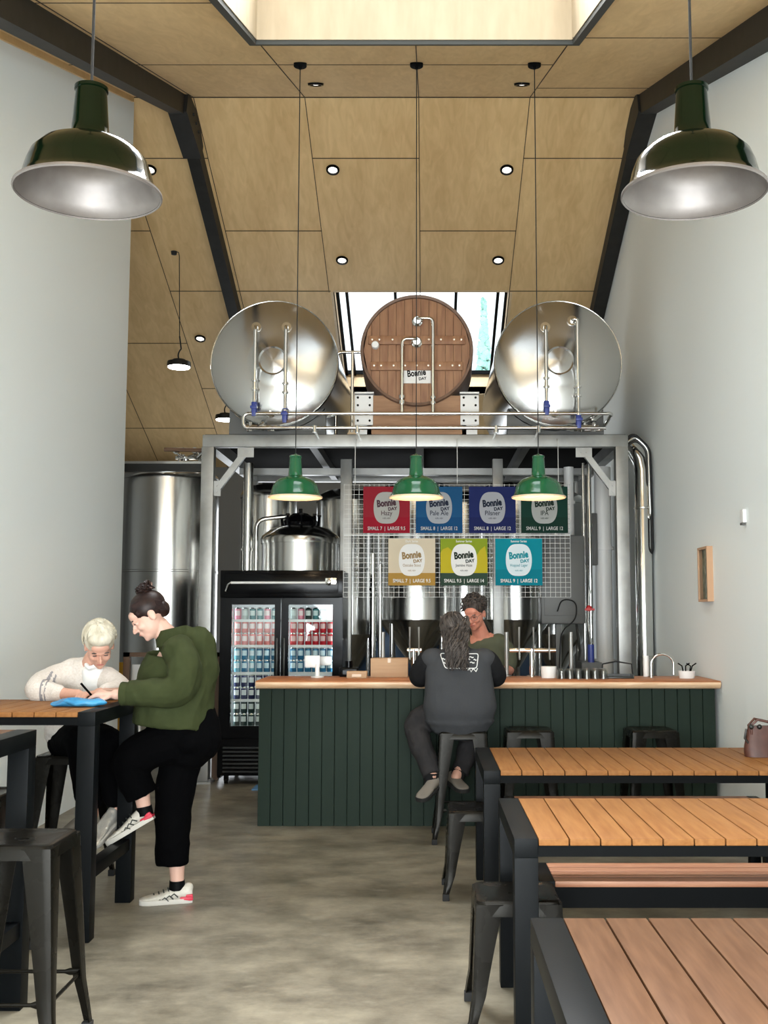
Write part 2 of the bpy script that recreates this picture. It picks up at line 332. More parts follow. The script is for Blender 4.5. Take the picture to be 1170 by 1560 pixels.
# far skylight
m = MB(); t = .03
zt_ = lambda y: zf(y)+.3
for x, s in ((FX0, -t), (FX1, t)): m.rings([[(x, y, zf(y)-.002), (x+s, y, zf(y)-.002), (x+s, y, zt_(y)), (x, y, zt_(y))] for y in (FY0, FY1)])
for y, s in ((FY0, -t), (FY1, t)): m.rings([[(x, y, zf(y)-.002), (x, y+s, zf(y+s)-.002), (x, y+s, zt_(y)), (x, y, zt_(y))] for x in (FX0, FX1)])
struct(m.build('trim_4', 'ply_light', smooth=False))
m = MB()
for x in (FX0, FX0+.11, -.40, .34, FX1-.13, FX1-.03): m.rings([[(x, y, zt_(y)-.05), (x+.035, y, zt_(y)-.05), (x+.035, y, zt_(y)), (x, y, zt_(y))] for y in (FY0, FY1)])
for y in (FY0, FY1-.04): m.box((FX0, y, zt_(y)-.05), (FX1, y+.04, zt_(y)))
wf = struct(m.build('window_3', 'black', smooth=False))
m = MB(); m.rings([[(x, FY0, zt_(FY0)), (x, FY1, zt_(FY1)), (x, FY1, zt_(FY1)+.015), (x, FY0, zt_(FY0)+.015)] for x in (FX0, FX1)])
m.build('window_glass', 'glass', wf, smooth=False)
# portal frame beams
def portal(x0, x1, d, name, n):
    m = MB()
    m.rings([[(x, YF, zn(YF)), (x, YR, ZR), (x, YR, ZR-d-.0), (x, YF, zn(YF)-d)] for x in (x0, x1)])
    m.rings([[(x, YR, ZR), (x, 15.6, zf(15.6)), (x, 15.6, zf(15.6)-d), (x, YR, ZR-d)] for x in (x0, x1)])
    m.box((x0, 15.45, 0), (x1, 15.6, zf(15.6)-.02))
    # knee gusset plate at the ridge
    m.rings([[(x, YR-.18, ZR-.03), (x, YR+.28, ZR-.06), (x, YR+.5, ZR-.26), (x, YR+.42, ZR-.42), (x, YR-.25, ZR-.26)] for x in (x0-.02, x1+.03)])
    for k in range(3):
        m.cyl((x1+.03, YR+.02+.12*k, ZR-.16-.03*k), (x1+.045, YR+.02+.12*k, ZR-.16-.03*k), .016, 8)
    return struct(m.build(name, 'beam', smooth=False))
portal(-2.36, -2.235, .19, 'trim_5', 0); portal(1.965, 2.115, .19, 'trim_6', 1)
m = MB(); m.rings([[(XL, y, zn(y)-.05), (XL+.02, y, zn(y)-.05), (XL+.02, y, zn(y)), (XL, y, zn(y))] for y in (YF, 9.78)]); struct(m.build('trim_7', 'ply', smooth=False))
# tree outside the rear skylight
def conifer(x, y, z0, h, r, label):
    t = thing('conifer_tree', (x, y, z0), label, 'tree')
    MB().tube([(0, 0, 0), (0, 0, h*.97)], [.16, .02], 8).build('trunk', 'bark', t)
    m = MB(); rnd = random.Random(3)
    for i in range(420):
        f = rnd.random()**.7; z = h*(.12+.88*f); rr = r*(1-f)+.05; a = rnd.random()*2*PI; L = rr*rnd.uniform(.6, 1.1)
        m.tube([(0, 0, z), (L*.6*math.cos(a), L*.6*math.sin(a), z+.05), (L*math.cos(a), L*math.sin(a), z-.18*L)], [.03, .1+.08*(1-f), .012], 5)
    m.build('foliage', 'foliage', t); return t
conifer(1.62, 30, 0, 10.4, 1.1, 'tall green conifer outdoors seen through the rear roof window')
# ------------------------------------------------------------------ steel gantry
GX0, GX1, GY0, GY1, GZ = -2.07, 1.86, 9.89, 12.6, 3.165
g = thing('steel_gantry', (0, 0, 0), 'grey galvanised steel gantry platform carrying the tanks above the bar', 'platform')
def post(x, y, w=.115, z1=GZ-.11, mi='galv'):
    m = MB(); m.box((x-w/2, y-w/2, .02), (x+w/2, y+w/2, z1), bev=.008)
    p = m.build('post', mi, g); q = MB(); q.box((x-.09, y-.09, 0), (x+.09, y+.09, .02))
    for sx in (-1, 1):
        for sy in (-1, 1): q.cyl((x+sx*.068, y+sy*.068, .018), (x+sx*.068, y+sy*.068, .04), .012, 6)
    q.build('base_plate', mi, p)
for x, y in ((-2.02, 9.945), (1.80, 9.945), (-.80, 10.75), (-2.02, 12.5), (1.80, 12.5)): post(x, y)
MB().box((GX0, GY0, GZ-.112), (GX1, GY0+.1, GZ), bev=.006).build('front_beam', 'galv', g)
MB().box((GX0, GY1-.1, GZ-.112), (GX1, GY1, GZ), bev=.006).build('rear_beam', 'galv', g)
for x in (GX0, GX1-.1): MB().box((x, GY0+.1, GZ-.112), (x+.1, GY1-.1, GZ)).build('side_beam', 'galv', g)
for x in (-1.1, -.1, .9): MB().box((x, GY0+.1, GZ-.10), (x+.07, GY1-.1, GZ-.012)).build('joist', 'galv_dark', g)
MB().box((GX0+.1, 11.3, GZ-.19), (GX1-.1, 11.4, GZ-.12)).build('cross_beam', 'galv', g)
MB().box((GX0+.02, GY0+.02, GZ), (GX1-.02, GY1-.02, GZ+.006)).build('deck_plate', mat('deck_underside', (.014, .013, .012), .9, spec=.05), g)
for s, x in ((1, -1.97), (-1, 1.75)):
    m = MB(); a = Vector((x, 9.93, 2.62)); b2 = Vector((x+s*.31, 9.93, 3.04)); d = (b2-a).normalized(); nrm = Vector((d.z, 0, -d.x))*.028
    m.rings([[a+nrm+Vector((0, dy, 0)), a-nrm+Vector((0, dy, 0)), b2-nrm+Vector((0, dy, 0)), b2+nrm+Vector((0, dy, 0))] for dy in (0, .05)])
    m.box((x-s*.0, 9.925, 2.60), (x+s*.07, 9.935, 2.74)); m.box((x+s*.22, 9.925, 2.96), (x+s*.37, 9.935, 3.05))
    for q in ((x+s*.03, 2.64), (x+s*.03, 2.7), (x+s*.27, 3.01), (x+s*.32, 3.01)): m.cyl((q[0], 9.915, q[1]), (q[0], 9.93, q[1]), .012, 8)
    m.build('knee_brace', 'galv', g, smooth=False)
# ------------------------------------------------------------------ horizontal tanks on the gantry
def swirl_head(m, R, mi=0, dish=.07, n=72):
    prof = [(R, .0), (R*.995, -.02), (R*.93, -.035-dish*.2), (R*.7, -.05-dish*.55), (R*.42, -.05-dish*.85), (R*.235, -.05-dish*.95), (R*.225, -.055-dish*.95), (R*.2, -.045-dish*.95), (R*.1, -.05-dish), (.001, -.05-dish)]
    m.lathe(prof, Matrix.Rotation(-PI/2, 4, 'X') @ Matrix.Identity(4), n, mi)
def htank(x, z, R, L, label, px, tops, valves, mirror):
    t = thing('horizontal_tank', (x, 9.72, z), label, 'tank')
    T = Matrix.Rotation(-PI/2, 4, 'X')
    m = MB(); m.lathe([(R, 0), (R, L), (R*.9, L+.06), (.001, L+.1)], T, 72); m.build('shell', 'steel', t)
    m = MB(); swirl_head(m, R-.004); h = m.build('end_cap', 'head_steel', t)
    m = MB(); m.lathe([(R+.004, -.012), (R+.008, 0), (R+.008, .03), (R, .034)], T, 72); m.lathe([(R-.004, .0), (R+.004, -.012)], T, 72); m.build('rim_weld', 'steel_bright', t)
    for yy in (.25, L-.25):
        m = MB(); m.rings([[(R*1.01*math.sin(a), yy+dy, -R*1.01*math.cos(a)) for a in [(-50+10*i)*PI/180 for i in range(11)]] + [(.52*R*1.5, yy+dy, -(z-GZ-.006)), (-.52*R*1.5, yy+dy, -(z-GZ-.006))] for dy in (0, .06)])
        m.build('saddle', 'galv_dark', t)
    for (dx, zt, zb, zv, dz_el) in tops:
        m = MB(); m.tube(pipe_path([(dx+dz_el, -.08, zt), (dx+dz_el, -.15, zt+.0), (dx, -.15, zt+.0), (dx, -.15, zb)] if abs(dz_el) > .01 else [(dx, -.06, zt), (dx, -.15, zt), (dx, -.15, zb)], .04), .017, 12)
        m.lathe([(.001, -.01), (.045, -.01), (.045, .01), (.02, .012)], Matrix.Translation((dx+dz_el, -.10, zt)) @ Matrix.Rotation(-PI/2, 4, 'X'), 20)
        for zz in (zb+.02, zb+.1): m.cyl((dx, -.15, zz), (dx, -.15, zz+.018), .03, 14)
        p = m.build('pipe', 'steel_bright', t)
        m = MB(); m.box((dx-.03, -.2, zv-.012), (dx+.03, -.17, zv+.012), bev=.004); m.box((dx-.018, -.18, zv-.08), (dx+.018, -.165, zv+.03), bev=.004); m.cyl((dx, -.15, zv-.05), (dx, -.15, zv+.05), .026, 12)
        m.build('valve', 'blue_valve', p)
        m = MB(); m.cyl((dx, -.15, zb-.2), (dx, -.15, zb), .015, 10); m.cyl((dx, -.15, zb-.15), (dx, -.15, zb-.13), .03, 12); m.build('clamp', 'steel', p)
    m = MB(); T2 = Matrix.Translation((px, -.02, -R+.115)) @ Matrix.Rotation(-PI/2, 4, 'X')
    m.lathe([(.001, -.06), (.012, -.062), (.018, -.05), (.045, -.05), (.05, -.045), (.05, .02)], T2, 24); m.build('outlet_port', 'steel_bright', t)
    m = MB(); m.lathe([(.001, -.055), (.03, -.058)], T2, 20); 
    m.bm.free()
    return t
htank(-1.39, 3.795, .578, 2.2, 'left polished steel horizontal tank on the gantry with two vertical pipes', -.02,
      [(-.155, .31, -.30, -.44, 0), (.12, .31, -.33, -.50, 0)], 1, 0)
htank(1.2, 3.795, .578, 2.2, 'right polished steel horizontal tank on the gantry beside the white wall', -.04,
      [(-.125, .31, -.28, -.43, 0), (.16, .37, -.36, -.55, -.04)], 1, 1)
# ------------------------------------------------------------------ oak vat
v = thing('oak_vat', (-.092, 9.86, 3.955), 'round oak vat lying on its side between the two steel tanks', 'vat')
T = Matrix.Rotation(-PI/2, 4, 'X'); R = .525
m = MB(); m.lathe([(R-.03, .035), (R-.028, -.0), (R-.004, -.008), (R, .01), (R+.02, .9), (R, 1.9), (.01, 1.9)], T, 80); m.build('stave_shell', 'vat_rim', v)
m = MB(); n = 13; ww = 2*(R-.03)/n
for i in range(n):
    x0 = -(R-.03)+i*ww; x1 = x0+ww-.003; q = R-.03
    z0 = math.sqrt(max(0, q*q-x0*x0)); z1 = math.sqrt(max(0, q*q-x1*x1)); zm = math.sqrt(max(0, q*q-((x0+x1)/2)**2))
    m.rings([[(x0, y, -z0), ((x0+x1)/2, y, -zm), (x1, y, -z1), (x1, y, z1), ((x0+x1)/2, y, zm), (x0, y, z0)] for y in (.03, .06)])
m.build('head_boards', 'vat', v, smooth=False)
for zc_, hw in ((.095, .45), (-.15, .43)):
    m = MB(); m.box((-hw, -.0, zc_-.04), (hw, .032, zc_+.04), bev=.006); bt = m.build('batten', 'vat', v)
    for fx in (-.92, -.77, -.5, -.25, 0, .25, .5, .77, .92): MB().lathe([(.011, .0), (.009, -.006), (.001, -.008)], Matrix.Translation((fx*hw, 0, zc_+.005)) @ T, 10).build('bolt', 'brass', bt)
m = MB(); m.tube(pipe_path([(.005, .02, .285), (.005, -.06, .285), (.15, -.06, .285), (.15, -.06, -.62)], .05), .015, 12); m.lathe([(.001, -.05), (.034, -.05), (.034, -.02), (.05, -.01), (.05, .03)], Matrix.Translation((.005, 0, .27)) @ T, 20)
for zz in (-.47, -.52): m.cyl((.15, -.06, zz), (.15, -.06, zz+.02), .028, 12)
m.build('pipe', 'steel_bright', v)
m = MB(); m.tube(pipe_path([(.0, .02, .09), (.0, -.06, .09), (-.135, -.06, .09), (-.135, -.06, -.6)], .05), .015, 12); m.lathe([(.001, -.05), (.034, -.05), (.034, -.02), (.05, -.01), (.05, .03)], Matrix.Translation((0, 0, .07)) @ T, 20)
for zz in (-.47, -.52): m.cyl((-.135, -.06, zz), (-.135, -.06, zz+.03), .03, 12)
m.build('pipe', 'steel_bright', v)
m = MB(); m.lathe([(.001, -.03), (.03, -.03), (.036, -.02), (.036, .03)], Matrix.Translation((-.385, 0, .045)) @ T, 24); m.build('gauge', 'whitegloss', v)
m = MB(); m.box((-.12, .02, -.31), (.13, .028, -.175)); lb = m.build('name_plate', 'white', v, smooth=False)
m = MB(); RX = Matrix.Rotation(PI/2, 4, 'X')
m.addmesh(text_mesh('Bonnie', .03), Matrix.Translation((0, .018, -.24)) @ Matrix.Rotation(-.12, 4, 'Y') @ RX @ Matrix.Diagonal((.062, .085, .06, 1)))
m.addmesh(text_mesh('DAY', .03), Matrix.Translation((.055, .018, -.278)) @ Matrix.Rotation(-.12, 4, 'Y') @ RX @ Matrix.Diagonal((.036, .036, .036, 1)))
m.build('lettering', 'black', lb, smooth=False)
MB().box((-.46, .05, -.785), (.46, .17, -.42)).build('cradle_beam', 'vat_cradle', v, smooth=False); MB().box((-.46, 1.5, -.785), (.46, 1.62, -.42)).build('cradle_beam', 'vat_cradle', v, smooth=False)
for s in (-1, 1):
    m = MB(); m.box((s*.49-.085, .03, -.70), (s*.49+.085, .05, -.42))
    m.box((s*.49-.09, .05, -.40), (s*.49+.09, .17, -.385)); m.box((s*.49-.07, .05, -.79), (s*.49+.07, .17, -.42))
    pl = m.build('bracket_plate', 'white', v, smooth=False)
    for dx in (-.055, .055):
        for k in range(4): MB().cyl((s*.49+dx, .018, -.66+.072*k), (s*.49+dx, .03, -.66+.072*k), .011, 8).build('bolt', 'gun', pl)
# ------------------------------------------------------------------ tubular manifold rail in front of the tanks
r_ = thing('pipe_manifold', (0, 9.56, 0), 'long looped stainless pipe rail along the front of the gantry deck', 'pipe')
MB().tube(pipe_path([(1.60, .0, 3.30), (-1.64, 0, 3.30), (-1.64, 0, 3.17), (1.60, 0, 3.17)], .055, 6), .016, 12).build('rail', 'steel_bright', r_)
MB().tube(pipe_path([(1.60, .0, 3.30), (1.66, 0, 3.30), (1.60, .22, 3.19), (1.44, .22, 3.19)], .03), .016, 12).build('return_bend', 'steel_bright', r_)
for x in (-.62, .62, 1.0, -1.0): MB().cyl((x, 0, 3.13), (x, 0, 3.19), .022, 10).tube([(x, 0, 3.14), (x, .335, 3.14)], .012, 8).build('support_clip', 'steel', r_)
m = MB(); m.tube(pipe_path([(-1.0, 0, 0), (-1.0, 0, .95), (-.62, 0, .95)], .06), .016, 10); m.cyl((-.62, 0, .95), (-.55, 0, .1), .016, 10)
tag(m.build('vent_pipe', 'steel_bright', loc=(.1, 10.6, GZ)), 'thin steel vent pipe rising between left tank and oak vat', 'pipe')
tag(MB().cyl((0, 0, 0), (0, 0, .74), .014, 10).build('rod', 'steel_bright', loc=(-.68, 9.75, GZ)), 'thin upright steel rod left of the oak vat', 'rod')
# small valve clutter beneath the tanks, on the deck
def clutter(x, y, z, label, mt='steel'):
    rnd = random.Random(int(x*100)); m = MB()
    for i in range(9):
        a = Vector((rnd.uniform(-.13, .13), rnd.uniform(-.08, .08), rnd.uniform(.02, .12))); b = a+Vector((rnd.uniform(-.1, .1), rnd.uniform(-.05, .05), rnd.uniform(-.05, .07)))
        b.z = max(b.z, .015); m.cyl(a, b, rnd.uniform(.01, .02), 8)
        m.lathe([(.001, -.008), (.032, -.008), (.032, .008), (.001, .008)], Matrix.Translation(a) @ Matrix.Rotation(rnd.uniform(0, 3), 4, 'X'), 12)
    m.cyl((-.1, 0, 0), (-.1, 0, .08), .02, 8); m.cyl((.1, 0, 0), (.1, 0, .08), .02, 8); m.tube([(-.14, 0, .04), (.14, 0, .04)], .02, 8)
    o = m.build('valve_cluster', mt, loc=(x, y, z)); return tag(o, label, 'valves')
clutter(-1.5, 9.72, GZ+.006, 'cluster of steel valves under the left horizontal tank')
clutter(.0+1.42, 9.74, GZ+.006, 'cluster of steel valves under the right horizontal tank')
# ------------------------------------------------------------------ vertical vessels behind
def vessel(name, x, y, r, z0, z1, label, cat='tank', cone=True, mt='steel', dome=True, legs=True, bands=()):
    t = thing(name, (x, y, 0), label, cat)
    m = MB(); m.lathe([(r, z0), (r, z1)], None, 48)
    for b in bands: m.lathe([(r, b-.012), (r+.006, b-.008), (r+.006, b+.008), (r, b+.012)], None, 48)
    m.build('shell', mt, t)
    if dome: MB().lathe([(r+.008, z1-.03), (r+.008, z1), (r*.95, z1+.05), (r*.7, z1+.1), (r*.25, z1+.13), (.001, z1+.135)], None, 48).build('dome', mt, t)
    if cone:
        MB().lathe([(r, z0), (r*.97, z0-.03), (.06, z0-.48), (.05, z0-.5), (.05, z0-.6)], None, 48).build('cone', 'steel', t)
    if legs:
        for a in (45, 135, 225, 315):
            c_, s_ = math.cos(math.radians(a))*r*.9, math.sin(math.radians(a))*r*.9
            MB().cyl((c_, s_, 0), (c_, s_, z0+.05), .025, 10).build('leg', 'steel', t)
    return t
vessel('brewing_vessel', -2.72, 11.3, .53, .75, 2.92, 'large polished steel vessel behind the woman in the green jacket', cone=False, bands=(1.95,))
vessel('fermenter_tank', -1.72, 11.75, .30, 1.0, 2.8, 'slim steel tank between left gantry post and kettle')
kt = vessel('brew_kettle', -1.28, 10.95, .385, .7, 2.27, 'steel brew kettle with domed manway lid above the fridge', cone=False, dome=False)
MB().lathe([(.395, 2.22), (.4, 2.27), (.385, 2.3), (.30, 2.37), (.17, 2.41), (.15, 2.42)], None, 48).build('dome', 'steel', kt)
m = MB(); m.lathe([(.17, 2.40), (.18, 2.44), (.15, 2.48), (.08, 2.53), (.001, 2.545)], None, 32)
for a in range(0, 360, 45):
    c_, s_ = math.cos(math.radians(a+10)), math.sin(math.radians(a+10)); m.cyl((c_*.18, s_*.18, 2.38), (c_*.19, s_*.19, 2.5), .014, 8); m.box((c_*.19-.02, s_*.19-.02, 2.5), (c_*.19+.02, s_*.19+.02, 2.52))
m.cyl((0, 0, 2.54), (0, 0, 2.58), .02, 8); m.build('manway_lid', 'blackgloss', kt)
MB().tube(pipe_path([(-.43, -.12, .8), (-.43, -.12, 2.46), (-.12, -.05, 2.50)], .1), .022, 12).build('pipe', 'steel', kt)
for x, y, r, z0, lab in ((-.10, 11.35, .40, 1.46, 'steel cone-bottom fermenter behind the beige and yellow signs'), (.92, 11.35, .36, 1.46, 'steel cone-bottom fermenter behind the turquoise sign'), (-.86, 12.0, .36, 1.3, 'steel fermenter beyond the kettle, left of the signs'),
                      (.42, 12.3, .36, 1.35, 'steel fermenter in the rear row behind the barman'), (1.45, 12.2, .34, 1.3, 'steel fermenter in the rear row right of the signs')):
    vessel('fermenter_tank', x, y, r, z0, 2.78, lab, bands=(2.0,))
MB_ = MB(); MB_.box((0, 0, 1.42), (.42, .28, 2.27), bev=.02); MB_.box((.03, -.008, 1.5), (.39, 0, 2.2), bev=.004); MB_.box((.15, .1, 0), (.2, .2, 1.42))
tag(MB_.build('control_cabinet', 'galv_dark', loc=(1.09, 10.35, 0)), 'dark grey control cabinet right of the turquoise sign', 'cabinet')
m = MB(); m.tube(pipe_path([(.02, 0, .02), (.06, -.01, .14), (.2, -.015, .12), (.2, -.02, -.06), (.05, -.01, -.16), (.03, 0, -.55)], .09, 6), .007, 6); tag(m.build('cable', 'rubber', loc=(1.22, 10.32, 1.52)), 'black cable looping down the dark grey cabinet', 'cable')
m = MB(); m.box((-.55, 0, .0), (.55, .02, 1.45));  # added navy sheets give the blue reflections around the tank cones
tag(m.build('reflection_panel', 'darkblue', loc=(-.25, 12.75, 0)), 'dark blue sheet standing in for reflections low around the left fermenters', 'panel')
tag(MB().box((-.6, 0, .0), (.6, .02, 1.45)).build('reflection_panel', 'darkblue', loc=(1.1, 12.75, 0)), 'dark blue sheet standing in for reflections low around the right fermenters', 'panel')
# mid rank of steel uprights and hoses
for x, y, r, z0, z1, mt_, lab in ((1.60, 10.6, .022, .9, 3.0, 'steel_bright', 'thin steel pipe rising left of the right gantry post'), (1.54, 10.6, .016, .9, 3.0, 'steel', 'thinner steel pipe beside the cabinet, rising to the deck'),
        (1.44, 10.9, .05, 1.75, 3.0, 'white', 'white cylinder hanging right of the grey cabinet'), (1.78, 10.9, .085, .2, 3.0, 'white', 'fat white pipe behind the right gantry post'), (-.52, 10.5, .03, .9, 2.1, 'steel_bright', 'steel pipe left of the wire grid signs'), (-.45, 10.55, .02, .9, 2.0, 'steel', 'thin steel pipe beside the wire grid, second from the fridge'), (-1.76, 10.62, .05, .1, 3.0, 'steel', 'steel pipe between left gantry post and fridge')):
    m = MB(); m.cyl((0, 0, 0), (0, 0, z1-z0), r, 16)
    for q in (.3, .7): m.cyl((0, 0, (z1-z0)*q), (0, 0, (z1-z0)*q+.03), r*1.25, 16)
    o = m.build('upright_pipe', mt_, loc=(x, y, z0)); tag(o, lab, 'pipe')
m = MB(); m.box((0, 0, 0), (.14, .1, .52), bev=.01); m.box((.03, .03, .52), (.06, .06, .9)); tag(m.build('electrical_box', 'galv_dark', loc=(1.56, 10.75, 2.0)), 'grey electrical box high beside the right gantry post', 'box')
for i, x in enumerate((1.44, 1.55)):
    m = MB(); m.tube([(0, 0, 0), (.02, 0, .22), (-.01, 0, .5), (.01, 0, .8)], .014, 8); m.ell((.0, -.02, .62), (.03, .02, .03), 1); m.box((-.05, -.04, .6), (.05, -.02, .62), 1)
    tag(m.build('hose', ['gun_dark' if i == 0 else 'steel', 'red_valve'], loc=(x, 10.4, .95)), ['dark hose with red valve hanging left of the thin steel pipes', 'steel hose with red valve beside the right gantry post'][i], 'hose')
tag(MB().tube([(0, 0, 0), (0, 0, .16)], .03, 10).build('blue_bottle', 'blue_valve', loc=(1.49, 9.9, 1.08)), 'blue bottle low by the hoses, above the tumblers', 'bottle')
tag(MB().box((-.09, 0, 0), (.09, .4, 1.08)).build('stand', 'galv_dark', loc=(1.49, 9.85, 0)), 'grey stand behind the bar under the blue bottle', 'stand')
# timber stud post behind the right signs
m = MB(); m.box((-.05, -.03, 0), (.05, .06, 3.04), bev=.004)
for z in (1.75, 2.3, 1.2): m.cyl((0, -.04, z), (0, -.03, z), .012, 8)
tag(m.build('support_post', 'galv', loc=(.70, 10.6, 0)), 'pale grey support post behind the wire grid and barman', 'post')
for a, b_, lab in (((.95, 11.6, 1.0), (1.5, 11.6, .1), 'slanting grey steel leg under right fermenters'),):
    pass
# right exhaust pipe
p = thing('exhaust_duct', (2.025, 10.08, 0), 'tall stainless duct rising against the white right wall', 'duct')
MB().tube([(-.01, 0, .95), (.0, 0, 2.85), (-.01, .02, 2.95), (-.05, .05, 3.04), (-.1, .1, 3.1)], .078, 24).build('duct', 'steel_bright', p)
for z in (2.5, 1.12): MB().lathe([(.079, -.012), (.088, -.008), (.088, .008), (.079, .012)], Matrix.Translation((0, 0, z)), 24).build('joint_ring', 'steel', p)
m = MB(); m.box((-.09, -.09, 0), (.09, .09, .95)); m.build('pedestal', 'galv_dark', p)
for k in range(3):
    o = MB().tube(pipe_path([(-.2, 0, 3.02+.03*k), (-.05-.01*k, 0, 3.14+.03*k), (.05+.015*k, 0, 3.05), (.06+.015*k, 0, 2.7-.3*k), (.06+.015*k, .3, 2.6-.3*k)], .06), .014, 10).build('conduit', ['gun_dark', 'steel', 'rubber'][k], loc=(2.0, 10.0, 0))
    tag(o, ['dark bent conduit above the duct beside the right wall, lowest', 'steel bent conduit above the duct, middle of three', 'black bent conduit above the duct, topmost'][k], 'conduit', None)
tag(MB().box((-.025, 0, 0), (.025, .06, 1.9)).build('cable_tray', 'rubber', loc=(2.09, 10.15, 1.1)), 'black cable tray on the right wall behind the duct', 'tray')
# left zone: dark catwalk edge, clutter, brown rails
m = MB()
m.box((XB+.02, 10.61, 2.92), (-2.12, 10.69, 3.0), 1); m.box((XB+.02, 10.60, 2.995), (-2.12, 10.70, 3.02), 0)
m.box((XB+.02, 10.61, 0), (XB+.12, 10.69, 2.93), 1)
tag(m.build('catwalk_edge', ['steel', 'gun_dark'], smooth=False), 'dark steel catwalk edge running above the large vessel', 'beam')
clutter(-2.35, 10.65, 3.02, 'heap of steel fittings lying on the catwalk'); 
tag(MB().tube([(0, 0, 0), (.48, 0, -.01)], .02, 8).build('handrail', 'brown', loc=(-2.52, 10.3, 3.09)), 'short brown steel rail joined to the gantry corner', 'rail')
m = MB(); m.box((-.9, 0, 1.12), (0, .05, 1.16)); m.box((-.06, 0, 0), (0, .06, 1.16)); m.box((-.9, 0, 0), (-.84, .06, 1.16)); tag(m.build('guard_rail', 'brown', loc=(-1.92, 10.15, 0)), 'rusty brown guard rail left of the fridge', 'rail')
m = MB(); m.box((0, 0, 0), (.1, .04, 1.06)); m.box((.0, 0, 0), (.1, .04, .3)); tag(m.build('ladder_side', 'yellow', loc=(-2.93, 10.35, 0)), 'yellow upright panel behind the old woman', 'panel')
m = MB(); m.box((0, 0, 0), (.09, .04, 1.04)); tag(m.build('ladder_side', 'white', loc=(-2.79, 10.35, 0)), 'white upright panel behind the old woman', 'panel')
# ------------------------------------------------------------------ ceiling fittings
def downlight(x, y, zfun, ang, label):
    t = thing('downlight', (x, y, zfun(y)-.002), label, 'ceiling light', 'downlights in the plywood ceiling'); t.rotation_euler = (ang, 0, 0)
    MB().lathe([(.045, -.004), (.05, -.018), (.066, -.016), (.070, 0), (.04, .0)], None, 28).build('trim_ring', 'blackgloss', t)
    MB().lathe([(.045, -.006), (.03, -.010), (.001, -.012)], None, 20).build('diffuser', 'led_soft', t)
an, af = math.atan(SN), -math.atan(SF)
for x, y, f, a, lab in ((-.955, 8.93, zn, an, 'left downlight just before the ridge'), (.82, 8.93, zn, an, 'right downlight just before the ridge'),
    (-2.82, 10.65, zf, af, 'downlight beside the left dark green pendant shade'), (-.956, 10.65, zf, af, 'left downlight of the pair midway down the rear slope'), (.816, 10.65, zf, af, 'right downlight of the pair midway down the rear slope'),
    (-.958, 11.93, zf, af, 'left downlight just above the rear roof window'), (.81, 11.93, zf, af, 'right downlight just above the rear roof window'), (-2.835, 13.29, zf, af, 'downlight left of the left steel tank')):
    downlight(x, y, f, a, lab)
def highbay(x, y, zb, label, cx, cy):
    t = thing('high_bay_light', (x, y, zb), label, 'ceiling light')
    MB().lathe([(.001, .08), (.07, .08), (.08, .065), (.125, .055), (.13, .01), (.122, .0)], None, 32).build('housing', 'gun_dark', t)
    MB().lathe([(.12, .0), (.115, -.012), (.001, -.016)], None, 32).build('lens', 'led', t)
    MB().tube(arc((0, 0, .08), (.02, 0, .2), (-.03, 0, .14))+[(.02, 0, .2), (0, 0, .34)], .008, 8).build('hanger', 'rubber', t)
    zc = zf(cy)-zb
    MB().tube([(0, 0, .34), (cx-x+.03, cy-y, zc-.05), (cx-x+.02, cy-y, zc-.01), (cx-x-.02, cy-y, zc-.0)], .005, 6).build('cord', 'rubber', t)
    MB().lathe([(.001, -.04), (.03, -.035), (.035, 0)], Matrix.Translation((cx-x-.03, cy-y, zc)), 12).build('ceiling_hook', 'rubber', t)
highbay(-2.70, 11.6, 4.2, 'upper round white high bay lamp at left of the steel tanks', -2.80, 11.8)
highbay(-2.60, 13.8, 4.02, 'lower round white high bay lamp just above the gantry corner', -2.68, 14.3)
m = MB(); m.cyl((0, 0, 0), (0, 0, .35), .004, 6); m.ell((0, 0, 0), (.025, .025, .03)); tag(m.build('sensor', 'rubber', loc=(-.075, 12.05, zf(12.05)-.35)), 'small black sensor hanging above the oak vat', 'sensor')
def pendant(x, y, zr, outer, inner, label, sc_=1., canopy=True, tilt=0., group=None, light=0):
    t = thing('pendant_lamp', (x, y, zr), label, 'lamp', group)
    if tilt: t.rotation_euler = (0, 0, 0)
    S = lambda p: [(a*sc_, b*sc_) for a, b in p]
    pro = S([(.196, 0), (.2, .004), (.192, .012), (.178, .03), (.168, .07), (.156, .1), (.13, .128), (.09, .148), (.058, .158), (.052, .165), (.050, .19), (.045, .26), (.0425, .295), (.046, .297), (.046, .306), (.03, .314), (.012, .318), (.001, .33)])
    sh = MB().lathe(pro, None, 56).build('lamp_shade', outer, t)
    pin = S([(.194, .001), (.186, .008), (.172, .030), (.162, .07), (.15, .097), (.125, .123), (.085, .142), (.04, .15), (.001, .152)])
    MB().lathe(pin, None, 56).build('shade_lining', inner, t)
    m = MB(); m.lathe(S([(.194, .0), (.197, -.004), (.201, .0), (.2, .006)]), None, 56); m.build('rim', 'lamp_in_grey' if light == 0 else 'lamp_in_white', t)
    if light: m = MB(); m.lathe(S([(.02, .15), (.02, .11), (.03, .09), (.035, .07), (.025, .05), (.001, .045)]), None, 20); m.build('bulb', 'bulb', t)
    zt = zn(y)-zr
    MB().tube([(0, 0, .315*sc_), (0, 0, zt)], .004, 6).build('cord', 'rubber', t)
    MB().lathe([(.008, zt-.05), (.012, zt-.03), (.05, zt-.025), (.05, zt+.02), (.001, zt+.02)], None, 20).build('canopy', 'black', t)
    if light:
        l = bpy.data.lights.new('lamp_glow', 'POINT'); l.energy = light; l.color = (1, .75, .48); l.shadow_soft_size = .03
        o = bpy.data.objects.new('lamp_glow', l); C.objects.link(o); o.location = (0, 0, .03); o.parent = t
    return t
